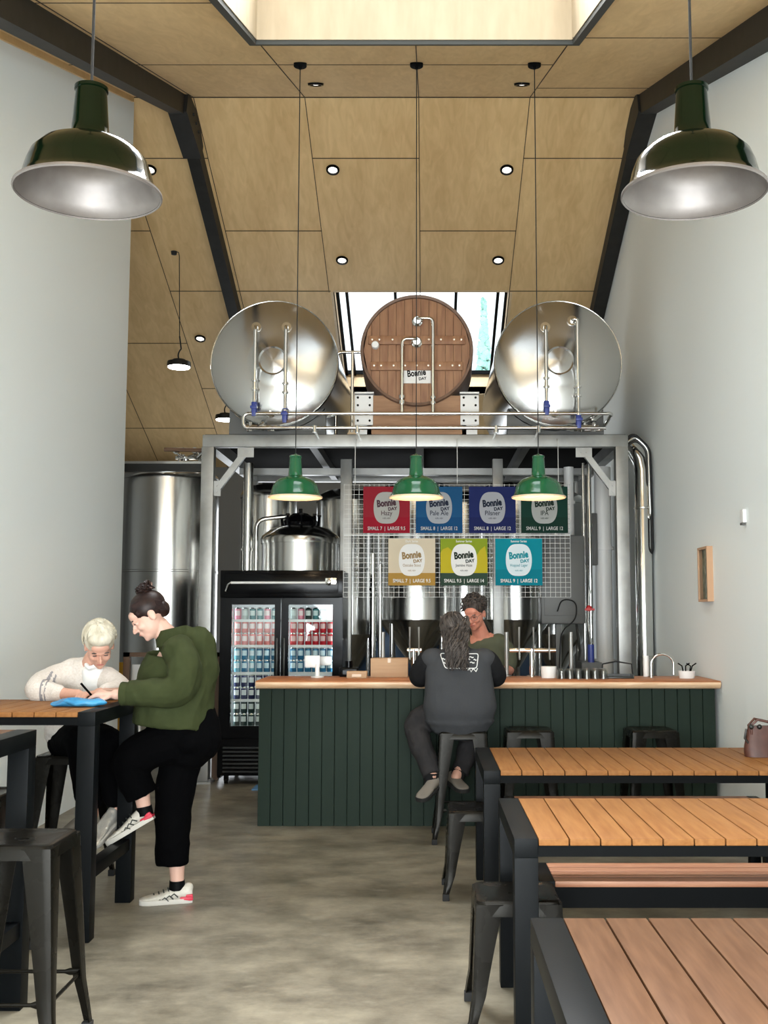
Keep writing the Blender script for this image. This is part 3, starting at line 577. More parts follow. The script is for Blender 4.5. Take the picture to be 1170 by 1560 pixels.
for x, lab in ((-.965, 'bright green enamel pendant over the bar, nearest the fridge'), (-.077, 'bright green enamel pendant over the middle of the bar'), (.822, 'bright green enamel pendant over the bar, in front of the dark green sign')):
    pendant(x, 7.9, 2.363, 'green_lamp', 'lamp_in_white', lab, group='bright green pendants over the bar', light=2.5)
a = pendant(-.93, 2.88, 2.655, 'dkgreen_lamp', 'lamp_in_grey', 'dark green enamel pendant hanging near the white left wall', sc_=.99)
b = pendant(.735, 2.88, 2.655, 'dkgreen_lamp', 'lamp_in_grey', 'dark green enamel pendant hanging near the right wall', sc_=.99)
# ------------------------------------------------------------------ bar
bar = thing('bar_counter', (0, 7.95, 0), 'dark green boarded bar front below the live edge timber top', 'bar')
BX0, BX1 = -1.215, 2.09
m = MB(); nb = 36; bw = (BX1-BX0)/nb
for i in range(nb):
    x = BX0+i*bw; m.rings([[(x+.001, 0, z), (x+.004, -.012, z), (x+bw-.004, -.012, z), (x+bw-.001, 0, z)] for z in (.0, .975)])
m.box((BX0, 0, 0), (BX1, .015, .975)); m.build('front_panel', 'green_panel', bar, smooth=False)
MB().box((BX0, .015, 0), (BX0+.02, .5, .975)).build('end_panel', 'green_panel', bar, smooth=False)
MB().box((BX0+.02, .42, .5), (BX1, .48, .55)).build('back_rail', 'galv_dark', bar, smooth=False)
m = MB(); N = 110; rs = []
for i in range(N+1):
    x = -1.23+(2.112+1.23)*i/N
    e = .018*noise.noise(Vector((x*1.3, 3, 0)))+.006*noise.noise(Vector((x*6, 1, 0)))
    k = .02*max(0, 1-abs(x-1.42)/.09)
    rs.append([(x, 7.862+e+k, 1.033), (x, 7.852+e+k, 1.024), (x, 7.85+e*.6+k*.5, 1.005), (x, 7.872+e*.3, .98), (x, 7.90, .976), (x, 8.52, .976), (x, 8.52, 1.033)])
R_ = m.rings(rs, 0)
for f in m.bm.faces:
    c = f.calc_center_median()
    if c.y < 7.9 and c.z < 1.022: f.material_index = 1
tag(m.build('live_edge_slab', ['slab', 'slab_edge'], ang=60), 'live edge timber slab laid along the top of the green bar', 'bar top')
# ------------------------------------------------------------------ fridge and cans
fr = thing('drinks_fridge', (-1.315, 9.85, 0), 'tall black two door glass fridge stocked with cans', 'fridge')
FW = .555
m = MB(); m.box((-FW, .0, .06), (-FW+.03, .68, 1.91)); m.box((FW-.03, 0, .06), (FW, .68, 1.91)); m.box((-FW+.03, .65, .06), (FW-.03, .68, 1.91)); m.box((-FW+.03, 0, 1.88), (FW-.03, .65, 1.91)); m.box((-FW+.03, .02, .36), (FW-.03, .65, .44)); 
m.build('cabinet', 'blackgloss', fr, smooth=False)
m = MB(); m.box((-FW+.031, .60, .44), (FW-.031, .648, 1.66)); m.box((-FW+.031, .06, .44), (-FW+.045, .6, 1.66)); m.box((FW-.045, .06, .44), (FW-.031, .6, 1.66)); m.box((-FW+.045, .06, 1.64), (FW-.045, .6, 1.66)); m.build('inner_lining', 'whitegloss', fr, smooth=False)
M['tube_led'] = mat('fridge_led', (.85, .95, 1), .4, emis=12)
for x in (-.50, -.012, .50):
    MB().box((x-.008, .075, .47), (x+.008, .085, 1.62)).build('light_strip', 'tube_led', fr, smooth=False)
m = MB(); m.box((-FW, -.02, 1.665), (FW, .0, 1.91), bev=.006); m.box((-FW+.04, -.03, 1.70), (FW-.04, -.02, 1.88), bev=.006); hd = m.build('header', 'blackgloss', fr)
MB().cyl((-.455, -.05, 1.797), (.40, -.05, 1.797), .011, 10).build('reflection_bar', 'whitegloss', hd)  # white bar shaped as the skylight reflection on the glossy header
m = MB(); m.box((.40, -.06, 1.78), (.5, -.035, 1.84), bev=.005); m.ell((.43, -.05, 1.80), (.03, .02, .03)); m.tube([(-.455, -.05, 1.797), (-.48, -.045, 1.78), (-.5, -.035, 1.72)], .009, 8); m.build('reflection_bar_ends', 'steel_bright', hd)  # end pieces of the bar that stands for the reflection
m = MB(); m.box((-FW, -.015, .08), (FW, .0, .40)); gr = m.build('base_panel', 'blackgloss', fr, smooth=False)
m = MB()
for k in range(7): m.box((-FW+.05, -.03, .11+.035*k), (FW-.05, -.014, .123+.035*k))
m.build('grille', 'gun_dark', gr, smooth=False)
for x in (-FW+.07, FW-.07):
    for y in (.06, .6):
        m = MB(); m.cyl((x-.015, y, .032), (x+.015, y, .032), .032, 14); m.box((x-.02, y-.02, .03), (x+.02, y+.02, .08)); m.build('caster', 'gun', fr)
for i, (x0, x1) in enumerate(((-FW+.005, -.003), (.003, FW-.005))):
    d = MB(); w_ = .1 if i == 0 else .07; wl = .105 if i == 0 else .065; wr = .055 if i == 0 else .085
    d.box((x0, -.02, .42), (x0+wl, .03, 1.66)); d.box((x1-wr, -.02, .42), (x1, .03, 1.66)); d.box((x0+wl, -.02, .42), (x1-wr, .03, .515)); d.box((x0+wl, -.02, 1.60), (x1-wr, .03, 1.66))
    dd = d.build('door', 'blackgloss', fr, smooth=False)
    MB().box((x0+wl, .0, .515), (x1-wr, .008, 1.60)).build('door_glass', 'glass_fridge', dd, smooth=False)
    hx = x1-.03 if i == 0 else x0+.03
    MB().box((hx-.008, -.05, .9), (hx+.008, -.035, 1.3), bev=.004).box((hx-.006, -.036, .91), (hx+.006, -.02, .93)).box((hx-.006, -.036, 1.27), (hx+.006, -.02, 1.29)).build('handle', 'gun_dark', dd)
shz = [.508, .745, .988, 1.232, 1.463]
for z in shz:
    m = MB()
    for k in range(26): m.box((-FW+.05+k*.0404, .07, z-.006), (-FW+.053+k*.0404, .59, z))
    m.box((-FW+.046, .066, z-.02), (FW-.046, .072, z+.004)); m.box((-FW+.046, .585, z-.008), (FW-.046, .59, z)); m.build('shelf', 'whitegloss', fr, smooth=False)
def can_proto(colname, col, lab):
    M['can_'+colname] = mat('can_'+colname, col, .3, .3); M['canlab_'+colname] = mat('can_label_'+colname, lab, .4)
    m = MB(); n = 16; r = .031
    prof = [(.001, .003), (.022, .002), (.026, 0), (r, .008), (r, .038), (r, .084), (r, .1), (.027, .110), (.026, .112), (.024, .109), (.001, .108)]
    m.lathe(prof, None, n)
    for f in m.bm.faces:
        c = f.calc_center_median()
        if .038 < c.z < .084 and c.y < -.0235: f.material_index = 1
        if c.z > .1: f.material_index = 2
    return m.build('drinks_can', ['can_'+colname, 'canlab_'+colname, 'steel_bright'])
protos = {}; ordn = ['first', 'second', 'third', 'fourth', 'fifth', 'sixth']
def can(col, x, y, z, lab, grp):
    cols = {'red': ((.5, .01, .02), (.7, .45, .42)), 'pale red': ((.75, .22, .2), (.85, .72, .7)), 'blue': ((.02, .16, .30), (.65, .8, .85)), 'pale blue': ((.16, .42, .55), (.75, .85, .88)), 'navy': ((.015, .02, .09), (.75, .78, .8)), 'dark green': ((.015, .04, .035), (.72, .76, .72)), 'pink': ((.75, .2, .28), (.85, .65, .65)), 'teal': ((.03, .18, .19), (.6, .72, .7)), 'silver': ((.45, .5, .48), (.62, .7, .66))}
    if col not in protos: o = protos[col] = can_proto(col.replace(' ', '_'), *cols[col])
    else: o = protos[col].copy(); C.objects.link(o)
    o.location = (x, y, z); tag(o, lab, 'can', grp)
rows = [(shz[4], 1, 'top', ['pink', 'silver', 'teal', 'teal', 'pink', 'teal'], ['silver', 'pink', 'dark green', 'teal', 'teal', 'pink']),
        (shz[3], 2, 'second', ['pale red']*6, ['red']*6), (shz[2], 2, 'middle', ['pale blue', 'blue', 'pale blue', 'blue', 'blue', 'blue'], ['blue']*6),
        (shz[1], 2, 'fourth', ['navy']*6, ['navy']*6), (shz[0], 2, 'bottom', ['dark green']*6, ['dark green']*6)]
for z, lv, nm, L_, R__ in rows:
    for side, x0, cols in (('left', -.412, L_), ('right', .098, R__)):
        for i in range(6):
            for k in range(lv):
                if side == 'right' and z < .9 : continue
                if z < .6 and i > 3: continue
                c_ = cols[i]; tier = '' if lv == 1 else (' lower tier' if k == 0 else ' upper tier')
                if c_ in ('pink', 'silver', 'teal', 'dark green') and lv == 1:
                    lab = ordn[i]+' from left, '+c_+' can on the top fridge shelf behind the '+side+' door'
                else: lab = ordn[i]+' '+c_+' can from the left,'+tier+', '+nm+' fridge shelf, '+side+' door'
                can(c_, -1.315+x0+i*.0675, 9.85+.115, z+k*.113, lab, 'cans on the '+nm+' fridge shelf behind the '+side+' door'+(' in '+c_))
# ------------------------------------------------------------------ wire grid and beer signs
m = MB(); x0, x1, z0, z1 = -.755, 1.305, 1.667, 2.70; Yg = 9.84
k = 0; x = x0
while x <= x1+.001: m.box((x-.0015, -.0015, z0), (x+.0015, .0015, z1)); x += .0458
z = z0
while z <= z1: m.box((x0, -.003, z-.0015), (x1, 0, z+.0015)); z += .0445
m.box((x0, -.006, 2.225), (x1, .004, 2.235)); 
for xx in (x0+.1, .28, x1-.1): m.box((xx-.003, -.003, z1), (xx+.003, .003, 3.12)); m.box((xx-.003, -.003, 3.114), (xx+.003, .05, 3.12))
tag(m.build('wire_grid_panel', 'white', smooth=False, loc=(0, Yg, 0)), 'wire grid panel hung under the gantry, carrying seven signs', 'wire grid')
M['wire'] = mat('wire_steel', (.42, .42, .4), .5, .5); bpy.data.objects['wire_grid_panel'].data.materials[0] = M['wire']
def sign(x, z, bg, band, badge, txtc, name, prices, label, tree=False, over='', topcol=None):
    k = name.lower().replace(' ', '_') or 'x'
    mk = lambda n_, c_: mat(n_+'_'+k, tuple(q*(.85 if over else .55) for q in c_), .6, spec=.1)
    t = thing('beer_sign', (x, Yg-.02, z), label, 'sign'); S_ = .2125
    M['bg'+k] = mk('sign_board', tuple(q*.72 for q in bg)); M['band'+k] = mk('sign_band', tuple(q*.72 for q in band)); M['badge'+k] = mk('badge', badge); M['txt'+k] = mk('badge_ink', txtc); M['wt'+k] = mk('price_ink', (.85, .85, .82))
    m = MB(); m.box((-S_, -.006, -S_), (S_, 0, S_), 0)
    brd = m.build('board', 'bg'+k, t, smooth=False)
    zb = -.068 if not tree else -.1
    MB().box((-S_, -.0075, -S_), (S_, -.005, zb)).build('price_band', 'band'+k, t, smooth=False)
    if topcol:
        M['top'+k] = mk('sign_top', topcol); m = MB(); rnd = random.Random(5)
        pts = [(-S_, S_), (-S_, .08)]
        for i in range(9): pts.append((-S_+.02+i*.048, rnd.uniform(.06, .16) if i % 2 else rnd.uniform(.0, .09)+.02*abs(i-4)-.02))
        pts += [(S_, .03), (S_, S_)]
        m.rings([[(a, y, b_) for a, b_ in pts] for y in (-.0075, -.004)]); m.build('leaf_motif', 'top'+k, t, smooth=False)
    m = MB(); pts = []
    hw, hh = .118, .145
    for i in range(40):
        a = 2*PI*i/40; c_, s_ = math.cos(a), math.sin(a); q = 3.2
        pts.append((math.copysign(abs(c_)**(2/q), c_)*hw, math.copysign(abs(s_)**(2/2.1), s_)*hh+.018))
    m.rings([[(a, y, b_) for a, b_ in pts] for y in (-.0095, -.005)]); bd = m.build('badge', 'badge'+k, t, smooth=False)
    RX = Matrix.Rotation(PI/2, 4, 'X')
    def put(m, s_, x_, z_, w_, h_, bold=0., ang=0.): m.addmesh(text_mesh(s_, bold), Matrix.Translation((x_, -.0105, z_)) @ Matrix.Rotation(-ang, 4, 'Y') @ RX @ Matrix.Diagonal((w_, h_, 1, 1)))
    m = MB(); put(m, 'Bonnie', 0, .035, .062, .085, .05, .1); put(m, 'DAY', .055, -.004, .04, .04, .045, .1); m.build('logo_lettering', 'txt'+k, bd, smooth=False)
    m = MB(); put(m, name, 0, -.05 if len(name) < 12 else -.042, .052 if len(name) < 12 else .028, .06 if len(name) < 12 else .036, .005); put(m, '4.8% ABV', 0, -.085, .018, .02)
    m.build('beer_name', 'txt'+k, bd, smooth=False)
    m = MB(); put(m, prices, 0, -.185, .036, .045, .012)
    if over: put(m, over, 0, .178, .024, .03, .01)
    m.build('price_lettering', 'wt'+k, t, smooth=False)
sign(-.365, 2.46, (.58, .03, .055), (.6, .012, .04), (.62, .62, .58), (.12, .06, .08), 'Hazy', 'SMALL 7  |  LARGE 9.5', 'crimson sign, first in the upper row of beer signs')
sign(.113, 2.46, (.02, .17, .42), (.01, .13, .36), (.55, .58, .62), (.03, .04, .08), 'Pale Ale', 'SMALL 8  |  LARGE 12', 'mid blue sign in the upper row behind the middle green pendant')
sign(.598, 2.46, (.022, .04, .22), (.018, .03, .18), (.55, .57, .62), (.02, .03, .06), 'Pilsner', 'SMALL 8  |  LARGE 12', 'navy blue sign in the upper row, reading Pilsner')
sign(1.072, 2.46, (.008, .075, .05), (.006, .055, .035), (.55, .57, .55), (.02, .04, .03), 'IPA', 'SMALL 9  |  LARGE 12', 'dark green sign at the right end of the upper row')
sign(-.135, 1.985, (.9, .78, .58), (.56, .33, .07), (.8, .8, .78), (.32, .22, .1), 'Oatcake Stout', 'SMALL 7  |  LARGE 9.5', 'beige and ochre sign in the lower row', True, 'Dark Series')
sign(.338, 1.985, (.72, .60, .03), (.045, .09, .06), (.82, .82, .8), (.02, .03, .02), 'Jasmine Haze', 'SMALL 9.5  |  LARGE 14', 'yellow sign with green leaf top and dark band', True, 'Summer Series', (.25, .33, .02))
sign(.835, 1.985, (.0, .33, .42), (.0, .27, .36), (.72, .82, .86), (.02, .28, .34), 'Hopped Lager', 'SMALL 9  |  LARGE 12', 'turquoise sign at the right end of the lower row', False, 'Summer Series')
# ------------------------------------------------------------------ things on the bar
BT = 1.034
t = thing('card_reader_stand', (-.83, 8.3, BT), 'white tablet and payment stand on the left of the bar', 'tablet stand')
MB().lathe([(.001, 0), (.05, 0), (.05, .008), (.018, .012), (.016, .1), (.001, .1)], Matrix.Translation((0, 0, 0)), 20).build('stem', 'whitegloss', t)
m = MB(); m.box((-.095, -.008, .075), (.02, .008, .165), bev=.008); p_ = m.build('back_shell', 'whitegloss', t)
m = MB(); m.box((.02, .0, .09), (.11, .012, .16), bev=.004); m.build('customer_screen', 'galv', t)
t = thing('cardboard_box', (-.285, 8.42, BT), 'large brown cardboard carton on the bar beside the seated drinker', 'box')
MB().box((-.142, -.1, 0), (.142, .1, .142), bev=.003).build('carton', 'card', t); MB().box((-.012, -.1015, .11), (.012, .1, .1432)).build('tape', 'tape', t, smooth=False)
t = thing('cardboard_box', (-.525, 8.25, BT), 'small low cardboard tray box on the bar, left of the carton', 'box')
MB().box((-.075, -.05, 0), (.075, .05, .05), bev=.003).build('carton', 'card', t); MB().box((-.035, -.0515, .01), (.035, -.05, .03)).build('sticker', 'tape', t, smooth=False)
m = MB(); m.box((-.07, -.06, 0), (.07, .06, .07), bev=.01); m.cyl((0, 0, .07), (0, 0, .12), .03, 12); m.box((-.04, -.08, .02), (.04, -.06, .05)); 
tag(m.build('coffee_grinder', 'blackgloss', loc=(-.6, 8.42, BT)), 'small black appliance on the bar behind the small box', 'appliance')
def taps(x, y, xl, xr, label, hs):
    t = thing('tap_tower', (x, y, BT), label, 'tap')
    MB().cyl((0, 0, 0), (0, 0, .21), .02, 16).lathe([(.001, 0), (.04, 0), (.04, .008), (.02, .012)], None, 20).build('column', 'steel_bright', t)
    MB().cyl((xl, 0, .20), (xr, 0, .20), .018, 14).build('manifold', 'steel_bright', t)
    for h in hs:
        m = MB(); m.cyl((h, -.0, .2), (h, -.05, .2), .01, 8); m.cyl((h, -.05, .21), (h, -.055, .13), .008, 8); f = m.build('faucet', 'steel_bright', t)
        MB().tube([(h, -.05, .21), (h, -.055, .27), (h, -.055, .38)], [.006, .006, .008], 8).build('tap_handle', 'galv', f)
taps(.81, 8.42, -.17, .185, 'steel T-shaped beer tap tower right of the barman', (.01, .13, -.1))
taps(-.10, 8.44, -.05, .06, 'short steel tap tower left of the seated drinker', (-.03, .04))
for x, lab in ((.62, 'steel upright stand pipe on the bar beside the barman arm'), (-.34, 'steel stand pipe behind the cardboard carton'), (1.12, 'steel stand pipe on the bar between tap tower and glasses')):
    tag(MB().cyl((0, 0, 0), (0, 0, .34), .016, 12).lathe([(.001, 0), (.035, 0), (.035, .008), (.016, .01)], None, 16).build('stand_pipe', 'galv', loc=(x, 8.47, BT)), lab, 'pipe')
tag(MB().lathe([(.001, .001), (.055, 0), (.06, .085), (.001, .086)], None, 24).build('white_tub', 'white', loc=(.92, 8.25, BT)), 'white tub on the bar under the tap tower', 'tub')
gp = None
for r in range(2):
    for i in range(6):
        if gp is None:
            m = MB(); m.lathe([(.034, .0), (.036, .002), (.030, .06), (.027, .075), (.001, .077)], None, 20); m.lathe([(.032, .002), (.028, .06), (.001, .07)], None, 20)
            gp = o = m.build('glass_tumbler', 'tumbler')
        else: o = gp.copy(); C.objects.link(o)
        o.location = (1.0+i*.062+.0*r, 8.1+r*.075, BT); tag(o, '%s upturned glass from the left, %s row of tumblers on the bar' % (ordn[i], ('front', 'rear')[r]), 'glass', 'upturned tumblers on the bar, %s row' % ('front', 'rear')[r])
tag(MB().box((-.105, -.06, 0), (.105, .06, .012), bev=.004).box((-.105, -.06, .012), (-.095, .06, .03)).box((.095, -.06, .012), (.105, .06, .03)).box((-.095, .05, .012), (.095, .06, .03)).build('drip_tray', 'tray', loc=(1.44, 8.2, BT)), 'dark drip tray beside the upturned glasses', 'tray')
tag(MB().tube([(-.11, 0, 0), (-.1, 0, .1), (0, 0, .12), (.12, 0, .1), (.13, 0, 0)], .006, 8).build('bent_wire', 'rubber', loc=(1.44, 8.32, BT)), 'thin dark bent wire behind the drip tray', 'wire')
m = MB(); m.tube([(-.085, 0, 0), (-.085, 0, .03)]+[(-.085*math.cos(a), 0, .1+.075*math.sin(a)) for a in [i*PI/10 for i in range(11)]]+[(.085, 0, .02)], .009, 10); m.lathe([(.001, 0), (.025, 0), (.025, .01), (.001, .012)], Matrix.Translation((-.085, 0, 0)), 14)
tag(m.build('gooseneck_tap', 'steel_bright', loc=(1.79, 8.3, BT)), 'curved chrome gooseneck tap at the right end of the bar', 'tap')
tag(MB().cyl((0, 0, 0), (0, 0, .16), .022, 14).build('paper_roll', 'white', loc=(1.69, 8.42, BT)), 'white roll standing behind the gooseneck tap', 'roll')
t = thing('cutlery_caddy', (1.95, 8.2, BT), 'white pot of utensils at the right end of the bar', 'pot')
MB().lathe([(.001, 0), (.055, 0), (.065, .055), (.06, .055), (.05, .01)], None, 28).build('pot', 'whitegloss', t)
for k, (a, b_) in enumerate(((-.03, .02), (.0, .03), (.03, .0), (.05, .03))):
    MB().tube([(a*.5, b_, .01), (a, b_, .09), (a+.03*(1 if k % 2 else -1), b_, .11)], .005, 6).build('utensil', 'black', t)
tag(MB().box((-.06, -.2, 0), (.14, .05, .012), bev=.005).build('folded_mat', mat('blue_mat_cloth', (.12, .28, .5), .7), loc=(-1.45, 9.72, 0)), 'blue mat on the floor between the fridge and bar', 'mat')
# ------------------------------------------------------------------ wall pieces
t = thing('shadow_box_frame', (2.12, 8.16, 1.81), 'small wooden shadow box frame on the right wall', 'frame')
m = MB(); a = .14; h = .205; d = .045
for q in (((-d, -a, -h), (0, -a+.018, h)), ((-d, a-.018, -h), (0, a, h)), ((-d, -a+.018, h-.018), (0, a-.018, h)), ((-d, -a+.018, -h), (0, a-.018, -h+.018))): m.box(*q)
m.build('frame', mat('pale_oak', (.5, .3, .17), .5), t, smooth=False)
m = MB(); m.box((-.012, -a+.018, -h+.018), (-.008, a-.018, h-.018)); m.build('picture', mat('green_motif', (.05, .1, .07), .5, col2=(.45, .45, .3), scale=26), t, smooth=False)
MB().box((-.04, -a+.018, -h+.018), (-.038, a-.018, h-.018)).build('glazing', 'glass', t, smooth=False)
t = thing('wall_switch', (2.12, 7.18, 2.16), 'small white sensor box high on the right wall', 'switch')
MB().box((-.025, -.035, -.045), (0, .035, .045), bev=.006).build('housing', 'whitegloss', t); MB().box((-.03, -.02, -.06), (-.005, .02, -.045)).build('lens', 'galv_dark', t, smooth=False)
# ------------------------------------------------------------------ tables, benches, stools
def table(name, x0, x1, y0, y1, h, label, slat='slat', stretch=None, group=None, nb=None):
    t = thing(name, (x0, y0, 0), label, 'table', group); L = x1-x0; D = y1-y0; b = .082
    for e, xe in ((0, 0), (1, L-b)):
        MB().box((xe, 0, h-.065), (xe+b, D, h), bev=.003).build('end_rail', 'frame', t)
        for ye in (0, D-b): MB().box((xe, ye, 0), (xe+b, ye+b, h-.065), bev=.003).build('leg', 'frame', t)
        if stretch: MB().box((xe+.01, b, stretch-.06), (xe+b-.01, D-b, stretch), bev=.003).build('footrest', 'frame', t)
    for ye in (0.006, D-.046): MB().box((b, ye, h-.062), (L-b, ye+.04, h-.026)).build('apron', 'black', t, smooth=False)
    n = nb or round((L-2*b)/.107); w_ = (L-2*b)/n
    for i in range(n): MB().box((b+i*w_+.0025, 0, h-.024), (b+(i+1)*w_-.0025, D, h-.001), bev=.002).build('slat', slat, t)
    return t
table('dining_table', .283, 2.05, 5.47, 6.42, .735, 'slatted timber table nearest the bar with a brown handbag on it')
table('dining_table', .30, 2.07, 3.80, 4.63, .74, 'slatted timber table in the middle of the right row')
table('dining_table', .262, 2.03, 1.98, 2.825, .74, 'nearest slatted timber table, cut off at the lower right', 'slat_dull')
table('high_table', -3.3+.55, -1.555, 5.15, 5.93, 1.05, 'tall slatted table where the two women are standing and sitting', stretch=.33)
table('high_table', -3.3+.55, -1.55, 3.58, 4.37, 1.05, 'near tall black framed table, cut off at the left', 'slat_dull', stretch=.33)
def bench(x0, x1, y0, y1, h, label):
    t = thing('bench', (x0, y0, 0), label, 'bench'); L = x1-x0; D = y1-y0; b = .06
    for xe in (0, L-b):
        MB().box((xe, 0, h-.055), (xe+b, D, h-.0), bev=.003).build('end_rail', 'frame', t)
        for ye in (0, D-b): MB().box((xe, ye, 0), (xe+b, ye+b, h-.055), bev=.003).build('leg', 'frame', t)
    for ye in (.01, D-.04): MB().box((b, ye, h-.105), (L-b, ye+.03, h-.024)).build('apron', 'black', t, smooth=False)
    for i in range(4): MB().box((b, i*D/4+.003, h-.024), (L-b, (i+1)*D/4-.003, h), bev=.005).build('slat', 'bench_wood', t)
    return t
bench(.45, 1.93, 6.13, 6.47, .45, 'cedar slat bench tucked behind the table nearest the bar')
bench(.45, 1.98, 4.42, 4.75, .45, 'cedar slat bench behind the middle table')
def rsq(hx, z, rr, n=6):
    out = []
    for cx, cy, a0 in ((hx-rr, hx-rr, 0), (-hx+rr, hx-rr, 90), (-hx+rr, -hx+rr, 180), (hx-rr, -hx+rr, 270)):
        for i in range(n+1):
            a = math.radians(a0+90*i/n); out.append((cx+rr*math.cos(a), cy+rr*math.sin(a), z))
    return out
def make_stool(h, foot, name, label):
    t = thing(name, (0, 0, 0), label, 'stool'); s = .155; drop = .055 if h < .6 else .05
    m = MB(); rs = [rsq(s+.006, h-drop, .035), rsq(s+.003, h-.018, .035), rsq(s-.002, h-.004, .035), rsq(s-.012, h, .03), rsq(s-.03, h-.004, .025), rsq(s-.07, h-.007, .02)]
    hole = []
    base = rsq(s-.07, 0, .02)
    for p in base:
        a = math.atan2(p[1], p[0]); hole.append((math.cos(a)*.035, math.sin(a)*.013, h-.008))
    rs.append(hole); rs.append([(p[0]*.9, p[1]*.9, h-.03) for p in hole]); m.rings(rs, 0, cap=False); m.build('seat', 'gun', t)
    for sx in (-1, 1):
        for sy in (-1, 1):
            m = MB(); rs = []
            for f in [i/8 for i in range(9)]:
                z = (h-.012)*(1-f)+.02*f; k = s+.002+(foot-s-.002)*f + (.012*math.sin(max(0, f-.8)/.2*PI/2) if f > .8 else 0)
                wd = (.066*(1-f)**1.2+.034) * (1 if f < .8 else 1-.2*(f-.8)/.2); th_ = .005
                X, Y = sx*k, sy*k
                # angle section, folded round the outer corner
                rs.append([(X-sx*wd, Y, z), (X-sx*wd*.3, Y+sy*.004, z), (X-sx*.008, Y+sy*.002, z), (X+sx*.0, Y, z), (X+sx*.002, Y-sy*.008, z), (X+sx*.004, Y-sy*wd*.3, z), (X, Y-sy*wd, z), (X-sx*th_, Y-sy*wd, z), (X-sx*th_*1.5, Y-sy*.012, z), (X-sx*.012, Y-sy*th_*1.5, z), (X-sx*wd, Y-sy*th_, z)])
            m.rings(rs, 0); lg = m.build('leg', 'gun', t, ang=50)
            k = foot+.012; MB().box((sx*k-sx*.032, sy*k-sy*.032, 0), (sx*k+sx*.004, sy*k+sy*.004, .035), bev=.004).build('rubber_foot', 'rubber', lg)
    if h > .6:
        zc = .215; q = s+(foot-s)*(1-zc/h)-.012
        for a, b_ in (((-q, -q), (q, -q)), ((q, -q), (q, q)), ((q, q), (-q, q)), ((-q, q), (-q, -q))):
            a3 = Vector((*a, zc)); b3 = Vector((*b_, zc)); d = b3-a3
            MB().tube([a3, a3+d*.12, a3+d*.17, a3+d*.83, a3+d*.88, b3], [(.013, .005), (.013, .005), (.007, .006), (.007, .006), (.013, .005), (.013, .005)], 10).build('footrest_bar', 'gun', t)
    for a, b_ in (((-.14, -.14), (.14, .14)), ((-.14, .14), (.14, -.14))):
        MB().tube([(*a, h-.06), (a[0]*.6, a[1]*.6, h-.035), (b_[0]*.6, b_[1]*.6, h-.035), (*b_, h-.06)], (.006), 6).build('under_brace', 'gun_dark', t)
    return t
tall = make_stool(.728, .195, 'bar_stool', ''); low = make_stool(.46, .175, 'low_stool', '')
def place(proto, used, x, y, rz, label, group=None):
    o = proto if used else copy_tree(proto); o.location = (x, y, 0); o.rotation_euler = (0, 0, rz); o['label'] = label
    if group: o['group'] = group
    return o
for i, (x, y, r, lab) in enumerate(((.245, 7.50, 0, 'gunmetal bar stool under the long haired person at the bar'), (.70, 7.56, 0, 'gunmetal stool tucked at the bar, right of the seated drinker'), (1.54, 7.56, .03, 'gunmetal stool tucked at the bar, nearest the right wall'),
     (-1.425, 3.90, 0, 'gunmetal tall stool nearest the camera at lower left'), (-1.985, 4.87, 0, 'dark tall stool between the two tall tables'), (-2.02, 6.26, 0, 'dark tall stool the white haired woman is sitting on'))):
    place(tall, i == 0, x, y, r, lab)
place(low, True, .275, 6.07, 0, 'low gunmetal stool at the end of the table nearest the bar'); place(low, False, .338, 4.235, 0, 'low gunmetal stool at the end of the middle table')
# ------------------------------------------------------------------ handbag and blue pouch
t = thing('handbag', (1.875, 6.02, .735), 'brown leather handbag standing on the table nearest the bar', 'bag')
m = MB(); rs = []
for f in [i/8 for i in range(9)]:
    z = .165*f; w_ = .135-.018*f**2+.004*math.sin(f*6); d = .055*(1-f*.62)
    rs.append([(math.copysign(abs(math.cos(a))**.6, math.cos(a))*w_, math.copysign(abs(math.sin(a))**.7, math.sin(a))*d, z) for a in [2*PI*i/32 for i in range(32)]])
m.rings(rs); m.build('body', 'leather', t, ang=60)
for sy in (-1, 1):
    MB().tube([(-.1, sy*.02, .12), (-.105, sy*.024, .165), (-.07, sy*.03, .20), (0, sy*.03, .185), (.07, sy*.03, .20), (.1, sy*.02, .13)], .007, 8).build('handle', 'leather', t)
m = MB()
for x in (-.105, -.06, .06): m.ell((x, -.03, .162), (.014, .012, .014))
m.tube([(-.11, -.02, .06), (-.14, -.02, .1), (-.13, -.02, .15)], .006, 8); m.build('buckle', 'gun_dark', t)
m = MB(); m.ell((0, 0, .022), (.11, .06, .021), 0, None, 32, 20); m.ell((.06, .01, .02), (.075, .05, .02), 0, None, 32, 20); m.ell((-.07, -.01, .015), (.07, .04, .015), 0, None, 32, 20)
for v_ in m.bm.verts:
    n_ = noise.noise(v_.co*22)*.012; v_.co.z = max(.002, v_.co.z+n_)
tag(m.build('folded_pouch', 'blue_bag', loc=(-1.73, 5.46, 1.05)), 'crumpled shiny blue cloth pouch on the tall table', 'pouch')
